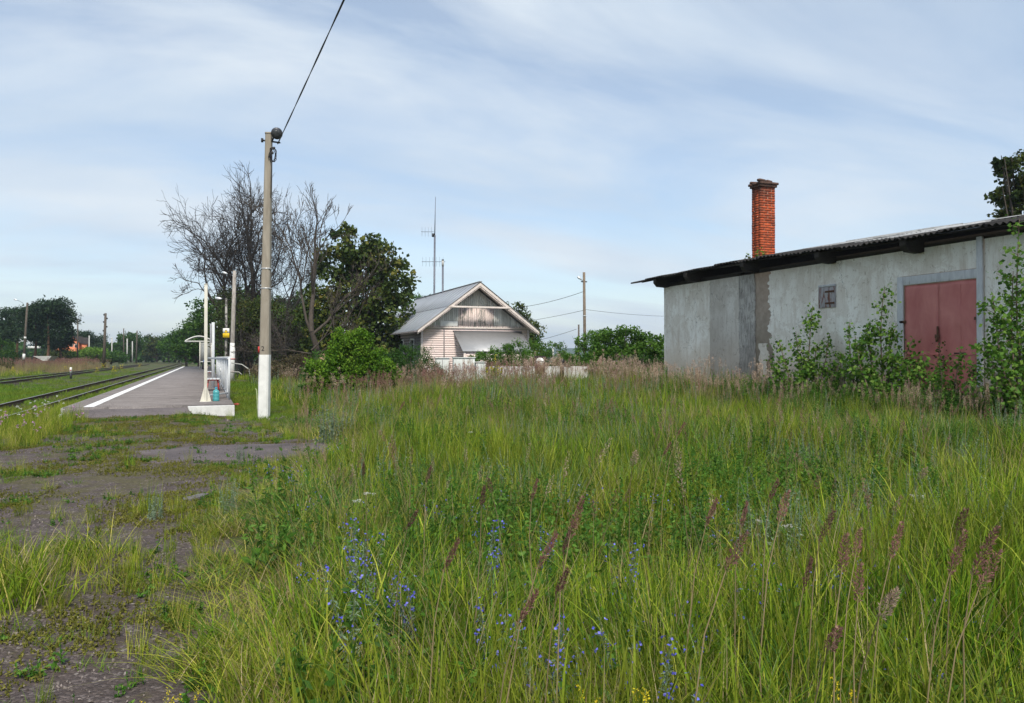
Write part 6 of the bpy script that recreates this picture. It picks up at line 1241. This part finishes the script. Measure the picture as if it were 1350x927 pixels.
for (b_, row, h_) in [(212, 908, .3), (245, 905, .3), (768, 912, .5), (830, 912, .5), (862, 908, .5), (1108, 900, .5)]:
    place(YF, 'yellow_flower', 'small bright yellow flower spikes at the bottom edge of the meadow', 'wildflower', 'yellow flowers at the bottom of the view', b_, (EYE - h_) * FPX / (row - 471), random.uniform(0, 6), h_ / .5)
def yarrow(seed):
    r = np.random.default_rng(seed); a, c = MB(), MB(); a.tube([(0, 0, 0), (.01, 0, .3), (.015, .01, .5)], .003, 5, cap=False)
    for q in range(7): e = np.array([.015 + r.normal(0, .035), .01 + r.normal(0, .035), .54]); a.tube([(.015, .01, .48), e], .0015, 3, cap=False); leafq(c, e + r.normal(size=(10, 3)) * [.01, .01, .003], .014, r, r.random(10), 1.5, 1.)
    return [('stem', a.mesh('stem', STEM)), ('blossoms', c.mesh('blossoms', P_WHITE))]
YA = yarrow(530)
for (b_, row) in [(482, 618), (470, 628), (1000, 648), (1038, 655), (1203, 632), (620, 560)]:
    place(YA, 'white_flower', 'flat white flower head on a thin stem among the grass', 'wildflower', 'white flower heads in the meadow', b_, 1.0 * FPX / (row - 471), random.uniform(0, 6), .75 if row > 600 else .9)
# silvery wormwood shrubs standing out beside the asphalt
WS = [herb('wormwood_plant', 14, .35, .62, 70, .045, G_WORM, 540 + i, .14, .24) for i in range(2)]
for i, (b_, d, s, lab) in enumerate([(432, 14.2, 1.5, 'large silvery grey-green herb at the right end of the asphalt patch'), (455, 14.8, 1.2, 'second silvery herb just right of the large one by the asphalt'), (205, 7.6, .55, 'small upright silvery herb alone on the gravel path'), (300, 7.9, .65, 'small grey-green herb at the right edge of the gravel path'), (318, 12.3, .5, 'tiny grey herb beside the asphalt patch')]):
    x, y = at(b_, d); o = inst(WS[i % 2], 'silver_herb', None, (x, y, float(height(x, y))), (0, 0, i), (s, s, s)); tag(o, lab, 'plant')
# yellow mullein spikes
r = np.random.default_rng(550); a, b, c = MB(), MB(), MB()
for q in range(7):
    dx, dy = r.normal(0, .13, 2) if q else (0.02, 0); h_ = r.uniform(.9, 1.3) if q else 1.65; P = np.array([[0, 0, .2], [dx * .8, dy * .8, h_ * .6], [dx * 1.1, dy * 1.1, h_]]); a.tube(P, [.02, .016, .008], 6, cap=False)
    t = r.uniform(.3, 1, 90); C = np.column_stack([np.interp(t, [0, .5, 1], P[:, k]) for k in range(3)]) + r.normal(size=(90, 3)) * .02; leafq(b, C, .055, r, r.random(90), .3, .5); leafq(c, C[t > .8][:22], .04, r, r.random(min(22, (t > .8).sum())), .3, .9)
x, y = at(652, 26); t_ = empty('mullein', (x, y, float(height(x, y)) - .05)); tag(t_, 'tall yellowish many-spiked mullein in front of the low white wall', 'wildflower'); inst(a.mesh('stem', STEM), 'stem', t_); inst(b.mesh('leaves', foliage('mullein_leaf', [(0, (.16, .20, .04)), (1, (.30, .32, .09))])), 'leaves', t_); inst(c.mesh('blossoms', P_YELLOW), 'blossoms', t_)
t_.scale = (1, 1, .82)
# ---------------------------------------------------------------- birch saplings against the wall
BT = worn('young_birch_stem', (.10, .07, .05), (.20, .15, .12), 12, bump=.3)
def sapling(label, b_, d, stems, nl, ls, mat, seed, zg=None, name='birch_sapling'):
    """stems: (u0, u1, height, branch length)"""
    r = np.random.default_rng(seed); x, y = at(b_, d); z0 = float(height(x, y)) if zg is None else zg; t_ = empty(name, (x, y, z0), -YAW); tag(t_, label, 'sapling'); a, tw, lf = MB(), MB(), MB()
    for (u0, u1, H_, bl) in stems:
        t = np.linspace(0, 1, 7); P = np.column_stack([u0 + (u1 - u0) * t ** 1.3 + .03 * np.sin(t * 7 + seed), .12 * np.sin(t * 3 + u0 * 5), H_ * t]); a.tube(P, .022 * (1 - .85 * t) + .003, 6, cap=False)
        for k in range(int(20 * H_ / 2)):
            q = r.uniform(.06, .97); s0 = np.array([np.interp(q, t, P[:, j]) for j in range(3)]); az = r.uniform(0, 6.28); L_ = bl * (1.1 - .85 * q) * r.uniform(.5, 1.2)
            e = s0 + np.array([math.cos(az) * L_, math.sin(az) * L_ * .8, L_ * r.uniform(.1, .8)]); m_ = (s0 + e) / 2 + np.array([0, 0, -.04 * L_]); tw.tube([s0, m_, e], [.007, .005, .002], 4, cap=False)
            n = max(4, int(nl * L_ / bl)); tt = r.uniform(.15, 1.05, n); C = np.outer(1 - tt, s0) + np.outer(tt, e) + r.normal(size=(n, 3)) * .065 * (1 + L_); leafq(lf, C, ls, r, r.random(n), .25, .85, droop=.5)
        n = 14; tt = r.uniform(.8, 1.0, n); C = np.column_stack([np.interp(tt, t, P[:, j]) for j in range(3)]) + r.normal(size=(n, 3)) * .05; leafq(lf, C, ls, r, r.random(n), .25, .85, droop=.4)
    a.build('stems', BT, t_); tw.build('twigs', BT, t_); lf.build('leaves', mat, t_); return t_
sapling('leafy birch sapling left of the small shuttered opening, leaning shoot at its top', 1062, 20.0, [(0, .22, 2.75, .45), (-.35, -.6, 1.85, .6), (.3, .6, 2.05, .55), (-.05, -.2, 2.1, .6), (.1, .3, 1.7, .55), (-.3, -.85, 1.4, .55), (.4, .9, 1.5, .5)], 44, .09, F_BIRCH, 601)
sapling('thin leafy birch sapling between the other two, left of the red gate', 1128, 18.6, [(0, -.12, 2.25, .4), (.2, .15, 1.7, .45), (-.2, -.3, 1.5, .45)], 38, .088, F_BIRCH, 602)
sapling('tall birch sapling standing against the left post of the red gate', 1165, 17.7, [(0, .02, 3.0, .55), (.2, .6, 1.85, .6), (-.3, -.6, 1.9, .6), (.1, .25, 2.2, .6), (-.1, -.3, 2.2, .5), (.4, .8, 1.4, .5)], 42, .088, F_BIRCH, 603)
sapling('large leafy birch sapling covering the right edge of the red gate', 1352, 14.3, [(0, -.12, 3.95, .7), (-.3, -.55, 2.6, .7), (.3, .4, 3.4, .7), (-.1, -.2, 3.0, .8), (.5, .9, 3.2, .8), (-.4, -.65, 1.7, .65), (.2, .1, 2.1, .8)], 46, .086, F_BIRCH, 604)
sapling('small leafy shoot growing under the middle of the red gate', 1262, 15.9, [(0, .05, 1.6, .4), (-.2, -.3, 1.3, .4), (.25, .3, 1.35, .4)], 34, .08, F_BIRCH, 605)
sapling('small shoot with round leaves below the left half of the red gate', 1212, 16.8, [(0, .1, 1.55, .4), (.2, .45, 1.3, .4), (-.2, -.2, 1.3, .4)], 34, .085, F_BIRCH, 606)
sapling('dark climbing weed spreading up the seam of the red gate', 1240, 17.05, [(0, .02, 1.45, .13), (.05, .1, 1.2, .12)], 9, .06, F_DARK, 607, name='climbing_weed', zg=.45)
sapling('small weed growing from the roof at the foot of the brick chimney', 1000, 24.4, [(0, .05, .42, .22), (.12, .25, .35, .2), (-.12, -.3, .25, .2)], 8, .08, F_YEL, 608, name='roof_weed', zg=4.50)
# ---------------------------------------------------------------- thin summer haze
HAZE_D = 0.00028
def make_haze():
    o = MB().box(-1700, 2400, -90, 2600, -45, 70).build('haze'); tag(o, 'thin bluish air between the camera and the far woods', 'haze', kind='stuff')
    m, nt = M_('haze_air'); t = NT(nt); v = t.n('ShaderNodeVolumePrincipled', {'Color': (.74, .85, 1, 1), 'Density': HAZE_D, 'Anisotropy': .3}); nt.links.new(v.outputs[0], t.n('ShaderNodeOutputMaterial').inputs['Volume']); o.data.materials.append(m)
make_haze()
